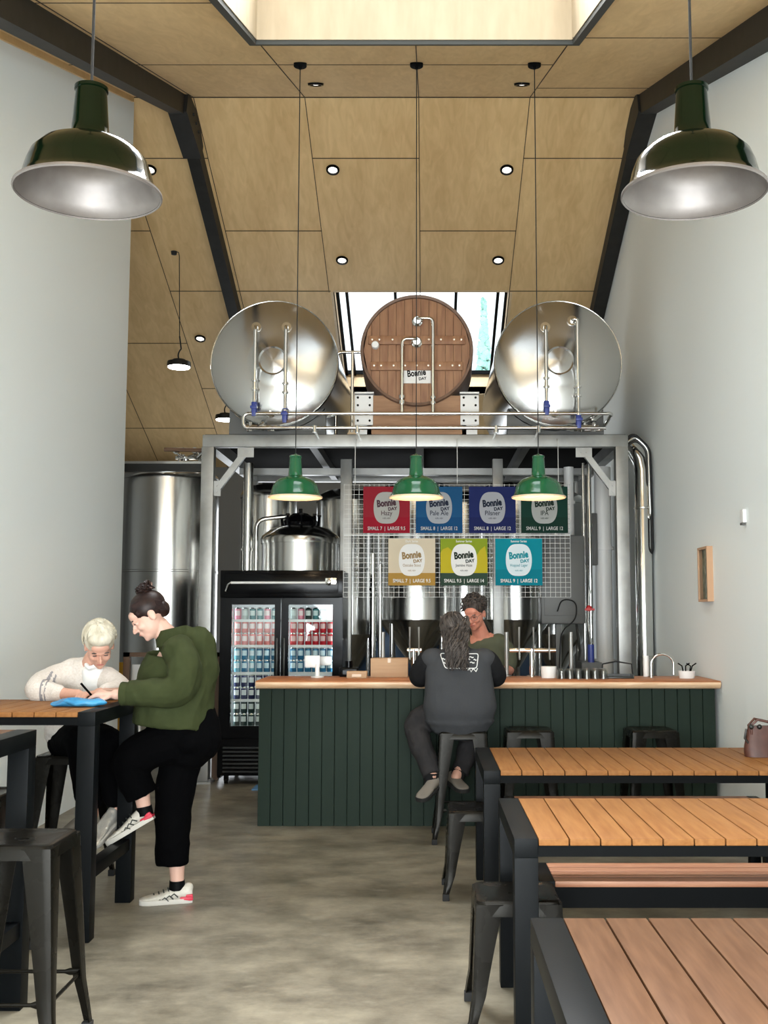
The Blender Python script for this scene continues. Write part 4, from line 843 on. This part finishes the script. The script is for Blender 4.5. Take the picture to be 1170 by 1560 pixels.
# ------------------------------------------------------------------ people
def fuse(mb, name, mats, parent, vox=.006, smooth=4, fold=0., fscale=9., loc=None, dec=0):
    """union overlapping closed shapes into one continuous surface"""
    bmesh.ops.recalc_face_normals(mb.bm, faces=mb.bm.faces)
    me = bpy.data.meshes.new('t'); mb.bm.to_mesh(me); mb.bm.free()
    o = bpy.data.objects.new('t', me); C.objects.link(o)
    r = o.modifiers.new('r', 'REMESH'); r.mode = 'VOXEL'; r.voxel_size = vox; r.adaptivity = 0
    if smooth: s = o.modifiers.new('s', 'SMOOTH'); s.iterations = smooth; s.factor = .5
    dg = bpy.context.evaluated_depsgraph_get(); dg.update(); me2 = bpy.data.meshes.new_from_object(o.evaluated_get(dg))
    bpy.data.objects.remove(o)
    if fold:
        cs = [(v.co.copy(), v.normal.copy()) for v in me2.vertices]
        for v, (c, n_) in zip(me2.vertices, cs):
            q = Vector((c.x*fscale, c.y*fscale, c.z*fscale*.8)); d = noise.noise(q)*.7+noise.noise(q*2.3)*.35
            v.co = c+n_*(-abs(d)*fold*1.6+fold*.4)
    me2.name = name; me2.materials.clear()
    for m_ in (mats if isinstance(mats, (list, tuple)) else [mats]): me2.materials.append(M[m_])
    for p in me2.polygons: p.use_smooth = True; p.material_index = 0
    o = bpy.data.objects.new(name, me2); C.objects.link(o)
    if parent: o.parent = parent
    return o
def recolor(o, fn):
    for p in o.data.polygons:
        k = fn(p.center)
        if k: p.material_index = k
def limb(m, pts, rad, n=14, flat=0):
    """rounded tapering limb through points (Catmull-Rom)"""
    P = [Vector(p) for p in pts]; P = [P[0]*2-P[1]]+P+[P[-1]*2-P[-2]]; Q = []; RR = []; rad = [(r, r) if not hasattr(r, '__len__') else r for r in rad]
    rad2 = [rad[0]]+list(rad)+[rad[-1]]
    for i in range(1, len(P)-2):
        for k in range(6):
            t = k/6; a, b, c, d = P[i-1:i+3]
            Q.append(.5*((2*b)+(c-a)*t+(2*a-5*b+4*c-d)*t*t+(3*b-a-3*c+d)*t**3)); u = t*t*(3-2*t)
            RR.append((rad2[i][0]*(1-u)+rad2[i+1][0]*u, rad2[i][1]*(1-u)+rad2[i+1][1]*u))
    Q.append(P[-2]); RR.append(rad2[-2])
    d0 = (Q[0]-Q[1]).normalized(); d1 = (Q[-1]-Q[-2]).normalized(); r0 = min(RR[0]); r1 = min(RR[-1])
    Q = [Q[0]+d0*r0*.8, Q[0]+d0*r0*.45]+Q+[Q[-1]+d1*r1*.45, Q[-1]+d1*r1*.8]; s2 = lambda r, f: (r[0]*f, r[1]*f)
    RR = [s2(RR[0], .45), s2(RR[0], .82)]+RR+[s2(RR[-1], .82), s2(RR[-1], .45)]
    if flat & 1: Q = Q[2:]; RR = RR[2:]
    if flat & 2: Q = Q[:-2]; RR = RR[:-2]
    m.tube(Q, RR, n)
def basis(loc, fwd, up):
    """local -Y looks along fwd, local Z along up"""
    y = -Vector(fwd).normalized(); z = Vector(up); z = (z-y*z.dot(y)).normalized(); x = y.cross(z)
    return Matrix(((x.x, y.x, z.x, loc[0]), (x.y, y.y, z.y, loc[1]), (x.z, y.z, z.z, loc[2]), (0, 0, 0, 1)))
def head(m, T, s=1.):
    def E(c, r, u=20, v=14): 
        k = MB(); k.ell(Vector(c)*s, Vector(r)*s, 0, None, u, v); me = bpy.data.meshes.new('t'); k.bm.to_mesh(me); k.bm.free(); m.addmesh(me, T); bpy.data.meshes.remove(me)
    E((0, .015, .035), (.073, .092, .085), 28, 18); E((0, -.018, -.03), (.062, .068, .08)); E((0, -.045, -.075), (.038, .038, .035)); E((0, -.068, -.095), (.018, .016, .014))
    E((0, -.07, .04), (.05, .022, .03)); E((0, -.086, .015), (.044, .008, .008))
    for sx in (-1, 1):
        E((sx*.035, -.06, -.03), (.022, .024, .022)); E((sx*.073, .012, -.012), (.009, .019, .031)); E((sx*.076, .02, -.008), (.006, .012, .022)); E((sx*.03, -.076, .0), (.014, .01, .009))
        E((sx*.010, -.096, -.034), (.009, .01, .008))
    for z, y, r in ((.008, -.087, .008), (-.008, -.094, .0085), (-.022, -.102, .010), (-.031, -.105, .0115)): E((0, y, z), (r, r, r))
    E((0, -.084, -.055), (.024, .010, .006)); E((0, -.082, -.064), (.020, .010, .006))
def eyes(T, s, parent, glasses=False):
    for sx in (-1, 1):
        m = MB(); m.ell(Vector((sx*.03, -.083, .0))*s, Vector((.011, .006, .004))*s); m.bm.transform(T); m.build('eye', 'eye', parent)
        m = MB(); m.ell(Vector((sx*.031, -.086, .02))*s, Vector((.017, .006, .0035))*s); m.bm.transform(T); m.build('eyebrow', 'hair_grey', parent)
    m = MB(); m.ell(Vector((0, -.0925, -.0595))*s, Vector((.019, .004, .0045))*s); m.bm.transform(T); m.build('mouth', 'lip', parent)
    if glasses:
        m = MB()
        for sx in (-1, 1):
            c = Vector((sx*.034, -.098, .0)); m.tube([c+Vector((math.cos(a)*.026, 0, math.sin(a)*.019)) for a in [2*PI*i/20 for i in range(21)]], .0022, 6)
            m.tube([c+Vector((sx*.026, 0, .004)), (sx*.074, -.03, .008), (sx*.08, .012, .004)], .002, 6)
        m.tube([(-.009, -.1, .003), (.009, -.1, .003)], .002, 6)
        m.bm.transform(T @ Matrix.Diagonal((s, s, s, 1))); m.build('glasses', 'tie', parent)
def hand(m, wrist, fwd, up, side=1, curl=.5, s=1., spread=.1, thumb=.6):
    """palm with four unequal fingers and a thumb leaving its side; side=+1 puts the thumb on local +x"""
    T = basis(wrist, fwd, up) @ Matrix.Diagonal((s, s, s, 1)); L = lambda pts, rad, n=8: limb(m, [T @ Vector(p) for p in pts], [(r*s if not hasattr(r, '__len__') else (r[0]*s, r[1]*s)) for r in rad], n)
    L([(0, .0, 0), (0, -.03, 0), (0, -.07, -.0), (0, -.088, -.002)], [(.016, .024), (.015, .034), (.013, .04), (.011, .037)], 14)
    for i, (x, ln) in enumerate(((.030, .068), (.010, .078), (-.010, .072), (-.029, .056))):
        x *= side; c = curl*(1+.12*i); p = Vector((x, -.085, 0)); pts = [(x*.9, -.06, 0), tuple(p)]; a = .12
        for q in (.45, .32, .23):
            a += c*.75; p = p+Vector((x*spread*.6, -math.cos(a)*ln*q, -math.sin(a)*ln*q)); pts.append(tuple(p))
        L(pts, [.0095, .0095, .0085, .0078, .0068])
    x = side; L([(x*.022, -.02, -.004), (x*.042, -.045, -.012), (x*.048, -.072, -.012-.02*thumb), (x*.04, -.092, -.012-.035*thumb)], [.012, .0115, .0098, .008])
def shoe(T, mat_up, parent, sole='shoe_sole', laces=True, red=False, name='shoe', L=.27):
    """toe towards local -Y, sole at z=0, heel at y=+.06"""
    k = L/.27
    m = MB(); prof = [(.065, .030, .075), (.045, .038, .09), (.0, .040, .085), (-.05, .040, .07), (-.10, .046, .052), (-.155, .047, .042), (-.19, .036, .034), (-.207, .018, .026)]
    rs = []
    for y, w_, h in prof: rs.append([(w_*math.copysign(abs(math.cos(a))**.8, math.cos(a)), y*k, .018+(h-.018)*(math.sin(a)*.5+.5)) for a in [2*PI*i/20 for i in range(20)]])
    m.rings(rs); m.ell((0, .043*k, .072), (.031, .027, .026)); m.bm.transform(T); u = fuse(m, name, mat_up, parent, .006, 3)
    m = MB(); rs = []
    for z, e in ((0, .0), (.006, .003), (.024, .004), (.026, 0)):
        rs.append([((w_+e)*sx, y*k, z) for sx, seq in ((1, prof), (-1, prof[::-1])) for y, w_, h in seq])
    m.rings(rs); m.bm.transform(T); m.build('sole', sole, u, ang=50)
    if red:
        m = MB(); m.box((-.043, .0, .012), (.043, .068, .034), bev=.008); m.box((-.045, .03, .03), (.045, .066, .045), bev=.006); m.bm.transform(T); m.build('heel_cushion', 'shoe_red', u)
    if laces:
        m = MB()
        for i in range(5):
            y = -.03-.024*i; z = .083-.0085*i
            m.tube([(-.034, y, z-.02), (0, y-.008, z+.002), (.034, y+.0, z-.02)], .003, 6)
            m.tube([(.036, y-.02, z-.045), (.042, y, z-.03), (.044, y+.02, z-.048)], .0035, 6); m.tube([(-.036, y-.02, z-.045), (-.042, y, z-.03), (-.044, y+.02, z-.048)], .0035, 6)
        m.bm.transform(T); m.build('laces', 'shoe_dk', u)
    return u
def strands(m, T, n, fn, rad=.004, seed=1, k=7):
    rnd = random.Random(seed)
    for i in range(n):
        pts = fn(rnd); m.tube([T @ Vector(p) for p in pts], [rad*(1-.6*j/(len(pts)-1)) for j in range(len(pts))], 5)

# ---- woman in green jacket, standing
w1 = thing('person', (0, 0, 0), 'standing person in olive jacket and black cropped trousers with one foot on the footrest', 'person')
Th = basis((-1.465, 5.74, 1.497), (-.83, -.28, -.60), (-.50, 0, .86))
hp = Vector((-1.30, 5.82, .90)); sh = Vector((-1.29, 5.80, 1.345)); nk = Vector((-1.385, 5.77, 1.405))
kneeS = (-1.345, 5.86, .50); ankS = (-1.315, 5.87, .10); kneeR = (-1.55, 5.76, .76); ankR = (-1.475, 5.775, .50)
m = MB(); head(m, Th, 1.0)
limb(m, [sh+Vector((.0, 0, -.02)), nk, (-1.42, 5.755, 1.45)], [.06, .056, .054])
limb(m, [hp, (-1.28, 5.81, 1.1), sh-Vector((0, 0, .06))], [(.10, .14), (.09, .13), (.09, .15)])
shl = (-1.29, 5.62, 1.32); shr = (-1.31, 5.98, 1.32)
limb(m, [shl, (-1.24, 5.58, 1.11), (-1.42, 5.54, 1.10), (-1.57, 5.52, 1.105)], [.05, .042, .036, .026])
limb(m, [shr, (-1.33, 5.98, 1.12), (-1.48, 5.86, 1.105), (-1.60, 5.74, 1.105)], [.05, .042, .036, .026])
limb(m, [(-1.30, 5.88, .86), kneeS, (-1.325, 5.87, .3), ankS], [.08, .055, .05, .036]); limb(m, [(-1.32, 5.77, .86), kneeR, (-1.5, 5.77, .62), ankR], [.08, .055, .045, .036])
hand(m, (-1.575, 5.52, 1.105), (-1, .1, .05), (.1, -.35, .95), side=1, curl=.45); hand(m, (-1.605, 5.74, 1.11), (-1, -.35, .0), (0, .3, .95), side=-1, curl=.55)
b1 = fuse(m, 'body', ['skin_pale', 'skin'], w1, .0048, 2); eyes(Th, 1, w1)
m = MB()   # jacket
limb(m, [(-1.345, 5.81, .925), (-1.335, 5.81, 1.04), (-1.325, 5.81, 1.16), (-1.30, 5.81, 1.25), (-1.295, 5.80, 1.32), (-1.33, 5.79, 1.365)], [(.20, .205), (.195, .205), (.175, .205), (.14, .2), (.105, .18), (.07, .11)], 28, flat=1)
m.ell((-1.235, 5.81, 1.2), (.09, .17, .15)); m.ell((-1.22, 5.81, 1.05), (.075, .15, .12))
limb(m, [(-1.29, 5.66, 1.325), (-1.235, 5.59, 1.22), (-1.27, 5.565, 1.125), (-1.42, 5.54, 1.112), (-1.545, 5.525, 1.11)], [.086, .088, .084, .068, .054], flat=2); limb(m, [(-1.31, 5.95, 1.33), (-1.27, 6.0, 1.22), (-1.29, 5.97, 1.12), (-1.46, 5.87, 1.10), (-1.57, 5.775, 1.11)], [.08, .08, .075, .062, .050], flat=2)
j = fuse(m, 'jacket', 'olive', w1, .008, 2, .013, 7.5)
m = MB(); rs = []
for (rx, ry, dz, dx) in ((.074, .086, 0, .0), (.078, .09, .035, -.012), (.082, .093, .055, -.03), (.092, .102, .02, -.02), (.095, .11, -.025, -.01)):
    rs.append([(nk.x+.06+dx+rx*math.cos(a), nk.y+.02+ry*math.sin(a), nk.z-.03+dz+.02*math.cos(a)) for a in [2*PI*i/28 for i in range(28)]])
m.rings(rs, cap=False); m.build('collar', 'olive', j, ang=80)
m = MB(); m.lathe([(.058, -.006), (.061, 0), (.058, .03)], basis((-1.535, 5.525, 1.108), (0, 0, 1), (1, 0, 0)), 20); m.tube([(-1.505, 5.80, .96), (-1.49, 5.80, 1.1), (-1.45, 5.8, 1.22), (-1.41, 5.79, 1.33)], .008, 6); m.build('placket', 'olive', j)
m = MB()   # trousers
limb(m, [(-1.30, 5.82, .96), (-1.275, 5.82, .86), (-1.29, 5.82, .80)], [(.155, .185), (.165, .19), (.12, .16)], 20); m.ell((-1.235, 5.81, .86), (.10, .17, .10))
limb(m, [(-1.285, 5.86, .84), (-1.33, 5.87, .62), (-1.345, 5.87, .46), (-1.345, 5.87, .3), (-1.345, 5.87, .195)], [.115, .105, .096, .090, .086], 18, flat=2)
limb(m, [(-1.32, 5.77, .85), (-1.46, 5.76, .80), (-1.545, 5.76, .745), (-1.53, 5.765, .66), (-1.49, 5.775, .565)], [.11, .105, .095, .088, .082], 18, flat=2)
fuse(m, 'trousers', 'trouser', w1, .009, 3, .008, 9.)
m = MB(); m.ell((0, .022, .045), (.083, .1, .088)); m.ell((0, .075, .0), (.06, .045, .05)); m.bm.transform(Th)
for v_ in m.bm.verts: v_.co += Vector((noise.noise(v_.co*60), noise.noise(v_.co*60+Vector((5, 0, 0))), 0))*.003
hr = m.build('hair', 'hair_dark', w1)
m = MB(); 
def bunf(r):
    a = r.uniform(0, 2*PI); b_ = r.uniform(-.6, .9); R0 = r.uniform(.02, .042); c = Vector((r.uniform(-.02, .02), .055+r.uniform(-.01, .02), .135))
    return [c+Vector((math.cos(a+i*.7)*R0, math.sin(a+i*.7)*R0*.8, math.sin(i*.8+b_)*.025)) for i in range(7)]
strands(m, Th, 60, bunf, .0075, 4); m.ell(Th @ Vector((0, .058, .13)), (.035, .035, .03)); m.build('hair_bun', 'hair_dark', hr)
for side_ in (-1, 1): m = MB(); strands(m, Th, 40, lambda r: (lambda a, h: [(math.copysign(.06+.015*i/4, a)*(1-.0*i), -.05+.035*i, h-.012*i+.02*math.sin(i)) for i in range(5)])(side_, r.uniform(.03, .09)), .004, 5); m.build('hair_side', 'hair_dark', hr)
MB().tube([Th @ Vector(p) for p in ((-.03, .09, .12), (0, .105, .14), (.03, .09, .12))], .008, 8).build('claw_clip', 'tie', hr)
for an_, T_ in (((-1.325, 5.87, .08), basis((-1.30, 5.87, 0), (-1, -.25, 0), (0, 0, 1))), ((-1.485, 5.775, .50), basis((-1.475, 5.775, .415), (-.86, -.1, -.50), (-.50, 0, .86)))):
    shoe(T_, 'shoe', w1, red=True); 
MB().tube([(-1.315, 5.87, .065), (-1.316, 5.87, .112)], [.043, .04], 16).build('sock', 'black', w1)
MB().tube([(-1.468, 5.775, .465), (-1.476, 5.775, .51)], [.043, .04], 16).build('sock', 'black', w1)

# ---- white haired woman, seated
w2 = thing('person', (0, 0, 0), 'seated person with short white hair in cream knit cardigan writing at the tall table', 'person')
Th = basis((-1.80, 6.0, 1.335), (.30, -.72, -.62), (.12, -.45, .88))
m = MB(); head(m, Th, .98)
limb(m, [(-1.90, 6.13, 1.17), (-1.86, 6.07, 1.25), (-1.82, 6.03, 1.29)], [.06, .05, .05])
limb(m, [(-2.0, 6.27, .82), (-1.97, 6.22, 1.0), (-1.91, 6.14, 1.14)], [(.11, .13), (.1, .12), (.09, .14)])
limb(m, [(-2.05, 6.08, 1.14), (-2.10, 5.90, 1.09), (-1.97, 5.84, 1.088), (-1.84, 5.79, 1.088)], [.045, .04, .034, .025]); limb(m, [(-1.75, 6.1, 1.12), (-1.68, 5.95, 1.09), (-1.75, 5.83, 1.09)], [.045, .038, .027])
limb(m, [(-2.0, 6.2, .80), (-1.86, 5.98, .80), (-1.84, 6.0, .6), (-1.82, 6.02, .42)], [.08, .06, .05, .036]); limb(m, [(-1.95, 6.25, .80), (-1.72, 6.0, .80), (-1.69, 5.96, .62), (-1.66, 5.94, .44)], [.08, .06, .05, .036])
hand(m, (-1.84, 5.79, 1.085), (1, -.15, .05), (0, .0, 1), side=1, curl=.7); hand(m, (-1.75, 5.83, 1.09), (-.55, -.75, .0), (0, 0, 1), side=-1, curl=.6)
fuse(m, 'body', 'skin', w2, .0048, 2); eyes(Th, .98, w2)
m = MB()
limb(m, [(-2.01, 6.28, .83), (-2.0, 6.26, .93), (-1.97, 6.22, 1.05), (-1.92, 6.15, 1.15), (-1.88, 6.11, 1.2)], [(.16, .17), (.155, .165), (.145, .155), (.11, .165), (.07, .1)], 22); m.ell((-2.01, 6.24, .86), (.155, .15, .07))
limb(m, [(-2.03, 6.12, 1.165), (-2.09, 6.0, 1.13), (-2.09, 5.89, 1.10), (-2.02, 5.86, 1.095), (-1.955, 5.83, 1.093)], [.078, .075, .068, .056, .046]); limb(m, [(-1.80, 6.11, 1.15), (-1.71, 6.03, 1.11), (-1.68, 5.95, 1.10), (-1.72, 5.88, 1.095)], [.072, .07, .06, .048])
cg = fuse(m, 'cardigan', ['cream', 'stripe'], w2, .009, 4, .008, 8.)
recolor(cg, lambda c: 1 if (-2.055 < c.x < -2.043 or -2.032 < c.x < -2.024) and c.y < 5.99 else 0)
m = MB(); limb(m, [(-1.85, 6.06, 1.20), (-1.85, 6.06, 1.14), (-1.86, 6.09, 1.06), (-1.88, 6.12, .98)], [(.05, .06), (.045, .055), (.04, .05), (.04, .045)], 14); m.tube([(-1.88, 6.02, 1.235), (-1.85, 5.99, 1.215), (-1.81, 6.02, 1.23)], .014, 8)
fuse(m, 'shirt', 'shirt', w2, .008, 3)
m = MB(); limb(m, [(-2.01, 6.27, .82), (-2.0, 6.26, .80), (-1.97, 6.22, .79)], [(.14, .15), (.145, .155), (.12, .13)], 18)
limb(m, [(-2.02, 6.2, .81), (-1.88, 6.0, .81), (-1.855, 5.98, .72), (-1.84, 6.0, .55), (-1.83, 6.01, .50)], [.1, .088, .085, .075, .07]); limb(m, [(-1.95, 6.22, .81), (-1.74, 6.0, .81), (-1.70, 5.96, .72), (-1.68, 5.95, .58), (-1.67, 5.945, .53)], [.1, .088, .085, .075, .07])
fuse(m, 'trousers', 'trouser', w2, .009, 3, .006, 9.)
m = MB(); m.ell((0, .025, .045), (.086, .104, .088)); m.ell((0, -.045, .085), (.068, .045, .04)); m.ell((0, .08, -.02), (.062, .04, .06)); m.bm.transform(Th); hc = fuse(m, 'hair', 'hair_white', w2, .007, 3)
m = MB()
def wf_(r):
    th_ = r.uniform(0, 2*PI); ph = r.uniform(.15, 1.35); pts = []
    for i in range(6):
        p_ = ph+i*.13; x_, y_ = math.cos(th_+i*.06), math.sin(th_+i*.06)
        if y_ < -.2 and p_ > 1.28: break
        pts.append((x_*math.sin(p_)*.09, .022+y_*math.sin(p_)*.108, .045+math.cos(p_)*.094-.0*i))
    return pts if len(pts) > 2 else [(0, .03, .13), (.01, .05, .132), (.02, .07, .125)]
strands(m, Th, 330, wf_, .0065, 9); m.build('hair_locks', 'hair_white', hc)
for T_, mt_, so in ((basis((-1.685, 5.92, .375), (-.35, -.75, -.45), (-.1, -.4, 1)), 'silver_shoe', 'shoe_sole'), (basis((-1.87, 6.03, .34), (-.75, -.5, -.3), (-.3, 0, 1)), 'brownshoe', 'rubber')):
    shoe(T_, mt_, w2, so, laces=False, L=.25)
pn = thing('pen', (-1.755, 5.70, 1.10), 'dark pen held between the two women over the table', 'pen'); pn.rotation_euler = (.5, -.6, 0)
MB().cyl((0, 0, -.03), (0, 0, .07), .0055, 10).build('barrel', 'black', pn); MB().cyl((0, 0, -.045), (0, 0, -.03), .002, 8, r2=.005).build('tip', 'steel_bright', pn)

# ---- long haired person on the bar stool, back view
w3 = thing('person', (0, 0, 0), 'person with long wavy grey hair in charcoal sweatshirt seated at the bar, back turned', 'person')
Th = basis((.185, 7.52, 1.385), (.12, 1, -.12), (0, .15, 1))
m = MB(); head(m, Th, 1.02)
limb(m, [(.2, 7.47, 1.22), (.19, 7.49, 1.3)], [.07, .06]); limb(m, [(.24, 7.47, .83), (.23, 7.43, 1.0), (.21, 7.45, 1.18)], [(.12, .16), (.12, .16), (.1, .17)])
limb(m, [(.02, 7.5, 1.2), (-.06, 7.62, 1.06), (.06, 7.9, 1.085), (.10, 7.98, 1.082)], [.05, .045, .035, .028]); limb(m, [(.42, 7.5, 1.2), (.49, 7.62, 1.06), (.36, 7.9, 1.085), (.31, 7.98, 1.082)], [.05, .045, .035, .028])
limb(m, [(.16, 7.5, .82), (-.06, 7.62, .76), (-.03, 7.45, .6), (.04, 7.33, .44)], [.08, .06, .05, .036]); limb(m, [(.33, 7.5, .82), (.36, 7.74, .80), (.28, 7.66, .55), (.2, 7.55, .40)], [.08, .06, .05, .036])
hand(m, (.10, 7.98, 1.08), (.5, .9, 0), (0, 0, 1), side=1, curl=.4); hand(m, (.31, 7.98, 1.08), (-.5, .9, 0), (0, 0, 1), side=-1, curl=.4)
fuse(m, 'body', 'skin', w3, .0048, 2); eyes(Th, 1.02, w3)
m = MB()
limb(m, [(.225, 7.46, .80), (.225, 7.44, .90), (.22, 7.44, 1.02), (.215, 7.45, 1.13), (.21, 7.46, 1.21), (.20, 7.47, 1.26)], [(.16, .232), (.175, .25), (.165, .235), (.15, .225), (.12, .20), (.07, .10)], 26)
m.ell((.05, 7.48, 1.205), (.095, .095, .075)); m.ell((.38, 7.48, 1.205), (.095, .095, .075)); m.ell((.225, 7.45, .79), (.235, .16, .06))
sw = fuse(m, 'sweatshirt', 'sweat', w3, .010, 4, .006, 6.)
for s_, pts in ((-1, [(.02, 7.49, 1.19), (-.035, 7.56, 1.11), (-.045, 7.66, 1.075), (.0, 7.80, 1.085), (.06, 7.9, 1.09)]), (1, [(.41, 7.49, 1.19), (.465, 7.56, 1.11), (.475, 7.66, 1.075), (.42, 7.80, 1.085), (.35, 7.9, 1.09)])):
    m = MB(); limb(m, pts, [.085, .08, .075, .062, .052]); fuse(m, 'sleeve', 'sweat_dark', sw, .009, 4, .007, 9.)
m = MB()   # printed outline badge on the back, following the cloth
from mathutils.bvhtree import BVHTree
bv = BVHTree.FromPolygons([v_.co.copy() for v_ in sw.data.vertices], [list(p_.vertices) for p_ in sw.data.polygons])
def onback(x, z, off=.0025):
    h = bv.ray_cast(Vector((x, 6.8, z)), Vector((0, 1, 0))); y = h[0].y if h[0] else 7.3
    return Vector((x, y-off, z))
def ptrace(poly, rad, closed=True):
    P = [Vector((a, 0, b_)) for a, b_ in poly]; P = pipe_path([(P[-1]+P[0])/2]+P+[(P[-1]+P[0])/2], .018, 4); out = []
    for a, b_ in zip(P, P[1:]):
        n_ = max(1, int((b_-a).length/.012)); out += [onback(a.x+(b_.x-a.x)*i/n_, a.z+(b_.z-a.z)*i/n_) for i in range(n_)]
    out.append(onback(P[-1].x, P[-1].z)); m.tube(out, rad, 5)
ptrace([(.09, 1.245), (.35, 1.245), (.335, 1.15), (.125, 1.15)], .0035)
for x, z, w_ in ((.115, 1.21, .02), (.12, 1.185, .012), (.30, 1.222, .03), (.325, 1.205, .018), (.26, 1.187, .03), (.305, 1.187, .03), (.285, 1.21, .012)):
    m.tube([onback(x-w_/2+w_*i/3, z+.004*math.sin(i*2)) for i in range(4)], .0042, 5)
m.tube([onback(.275+.011*i, 1.138+.012*math.sin(i*2.3)) for i in range(7)], .0035, 5)
m.build('back_print', 'white', sw)
m = MB(); limb(m, [(.225, 7.48, .86), (.225, 7.49, .79)], [(.16, .22), (.16, .225)], 20); m.ell((.23, 7.48, .80), (.215, .17, .075))
limb(m, [(.14, 7.52, .815), (.02, 7.58, .80), (-.065, 7.60, .755), (-.05, 7.5, .65), (.0, 7.41, .54), (.035, 7.34, .44)], [.105, .10, .088, .08, .07, .06], flat=2); limb(m, [(.33, 7.55, .81), (.36, 7.70, .80), (.35, 7.74, .74), (.29, 7.67, .58), (.23, 7.60, .42)], [.1, .09, .085, .075, .06], flat=2)
fuse(m, 'jeans', 'jeans', w3, .009, 3, .010, 11.)
shoe(basis((.04, 7.33, .345), (-.45, -.85, -.25), (0, -.2, 1)), 'brownshoe', w3, 'rubber', False, L=.25); shoe(basis((.19, 7.58, .335), (.35, -.9, -.1), (0, -.1, 1)), 'brownshoe', w3, 'rubber', False, L=.25)
for a_, b_ in (((.03, 7.35, .37), (.034, 7.345, .46)), ((.2, 7.575, .36), (.225, 7.59, .44))): MB().tube([a_, b_], [.046, .05], 16).build('sock', 'sweat_dark', w3)
m = MB(); m.ell((0, .025, .035), (.087, .108, .095)); m.ell((0, .085, -.04), (.07, .045, .08)); m.bm.transform(Th); hb = fuse(m, 'hair', 'hair_grey', w3, .007, 3)
m = MB()
def lh(r):
    x0 = r.uniform(-.075, .085); z0 = r.uniform(-.02, .11); y0 = .105-abs(x0)*.5-.35*max(0, z0-.04); ph = r.uniform(0, 6); ln = r.uniform(.17, .28); pts = []
    for i in range(11):
        f = i/10; x = x0*(1-.3*f)-.02-.03*f+.022*math.sin(ph+f*10); pts.append((x, y0-.01+.15*min(1, f*1.5)+r.uniform(-.003, .003)+.012*math.cos(ph+f*11)+.02*f, z0-(z0+ln)*f))
    return pts
strands(m, Th, 230, lh, .0078, 21); strands(m, Th, 160, wf_, .006, 13); m.build('hair_locks', 'hair_grey', hb)

# ---- barman
w4 = thing('person', (0, 0, 0), 'person with curly hair and glasses in olive tee standing behind the bar', 'person')
Th = basis((.385, 8.74, 1.515), (-.38, -.85, -.35), (-.22, -.25, .94))
m = MB(); head(m, Th, 1.06)
limb(m, [(.44, 8.82, 1.33), (.42, 8.80, 1.40), (.40, 8.78, 1.44)], [.07, .062, .06]); limb(m, [(.46, 8.86, .8), (.46, 8.86, 1.1), (.44, 8.84, 1.28)], [(.12, .16), (.12, .16), (.1, .17)])
limb(m, [(.62, 8.82, 1.26), (.66, 8.80, 1.08), (.60, 8.62, 1.06), (.50, 8.50, 1.065)], [.055, .048, .042, .030]); limb(m, [(.26, 8.82, 1.26), (.2, 8.80, 1.1), (.24, 8.62, 1.06), (.30, 8.5, 1.065)], [.055, .048, .042, .030])
for sx in (-.09, .09): limb(m, [(.46+sx, 8.88, .85), (.46+sx, 8.87, .48), (.46+sx, 8.9, .08)], [.08, .055, .04])
hand(m, (.50, 8.50, 1.068), (-.7, -.7, 0), (0, 0, 1), side=1, curl=.4); hand(m, (.30, 8.50, 1.068), (.5, -.85, 0), (0, 0, 1), side=-1, curl=.4)
fuse(m, 'body', 'skin_red', w4, .0055, 2); eyes(Th, 1.06, w4, True)
m = MB(); limb(m, [(.46, 8.87, .86), (.46, 8.86, 1.0), (.455, 8.855, 1.15), (.445, 8.84, 1.27), (.43, 8.83, 1.34)], [(.14, .19), (.145, .195), (.14, .2), (.115, .195), (.065, .085)], 24)
limb(m, [(.58, 8.83, 1.28), (.645, 8.82, 1.2), (.66, 8.80, 1.11)], [.085, .078, .07]); limb(m, [(.3, 8.83, 1.28), (.23, 8.82, 1.2), (.21, 8.80, 1.11)], [.085, .078, .07]); fuse(m, 'tee_shirt', 'olive_tee', w4, .010, 4, .008, 7.)
m = MB(); limb(m, [(.46, 8.88, .92), (.46, 8.88, .84)], [(.13, .18), (.13, .18)], 18)
for sx in (-.09, .09): limb(m, [(.46+sx, 8.88, .85), (.46+sx, 8.87, .48), (.46+sx, 8.9, .1)], [.1, .075, .065])
fuse(m, 'trousers', 'jeans', w4, .010, 3)
for sx in (-.09, .09): shoe(basis((.46+sx, 8.92, 0), (0, -1, 0), (0, 0, 1)), 'brownshoe', w4, 'rubber', False)
m = MB(); m.ell((0, .03, .05), (.088, .105, .09)); m.bm.transform(Th @ Matrix.Diagonal((1.05, 1.05, 1.05, 1))); hb = fuse(m, 'hair', 'hair_grey', w4, .008, 3)
m = MB()
def cu_(r):
    th_ = r.uniform(0, 2*PI); ph = r.uniform(0, 1.75 if math.sin(th_) > -.3 else 1.0); c = Vector((math.cos(th_)*math.sin(ph)*.095, .028+math.sin(th_)*math.sin(ph)*.112, .05+math.cos(ph)*.1)); a0 = r.uniform(0, 6); R0 = r.uniform(.010, .02)
    return [c+Vector((math.cos(a0+i*1.0)*R0, math.sin(a0+i)*R0, math.sin(a0*3+i*.8)*R0*.8)) for i in range(6)]
strands(m, Th, 240, cu_, .006, 31); m.build('hair_curls', 'hair_grey', hb)
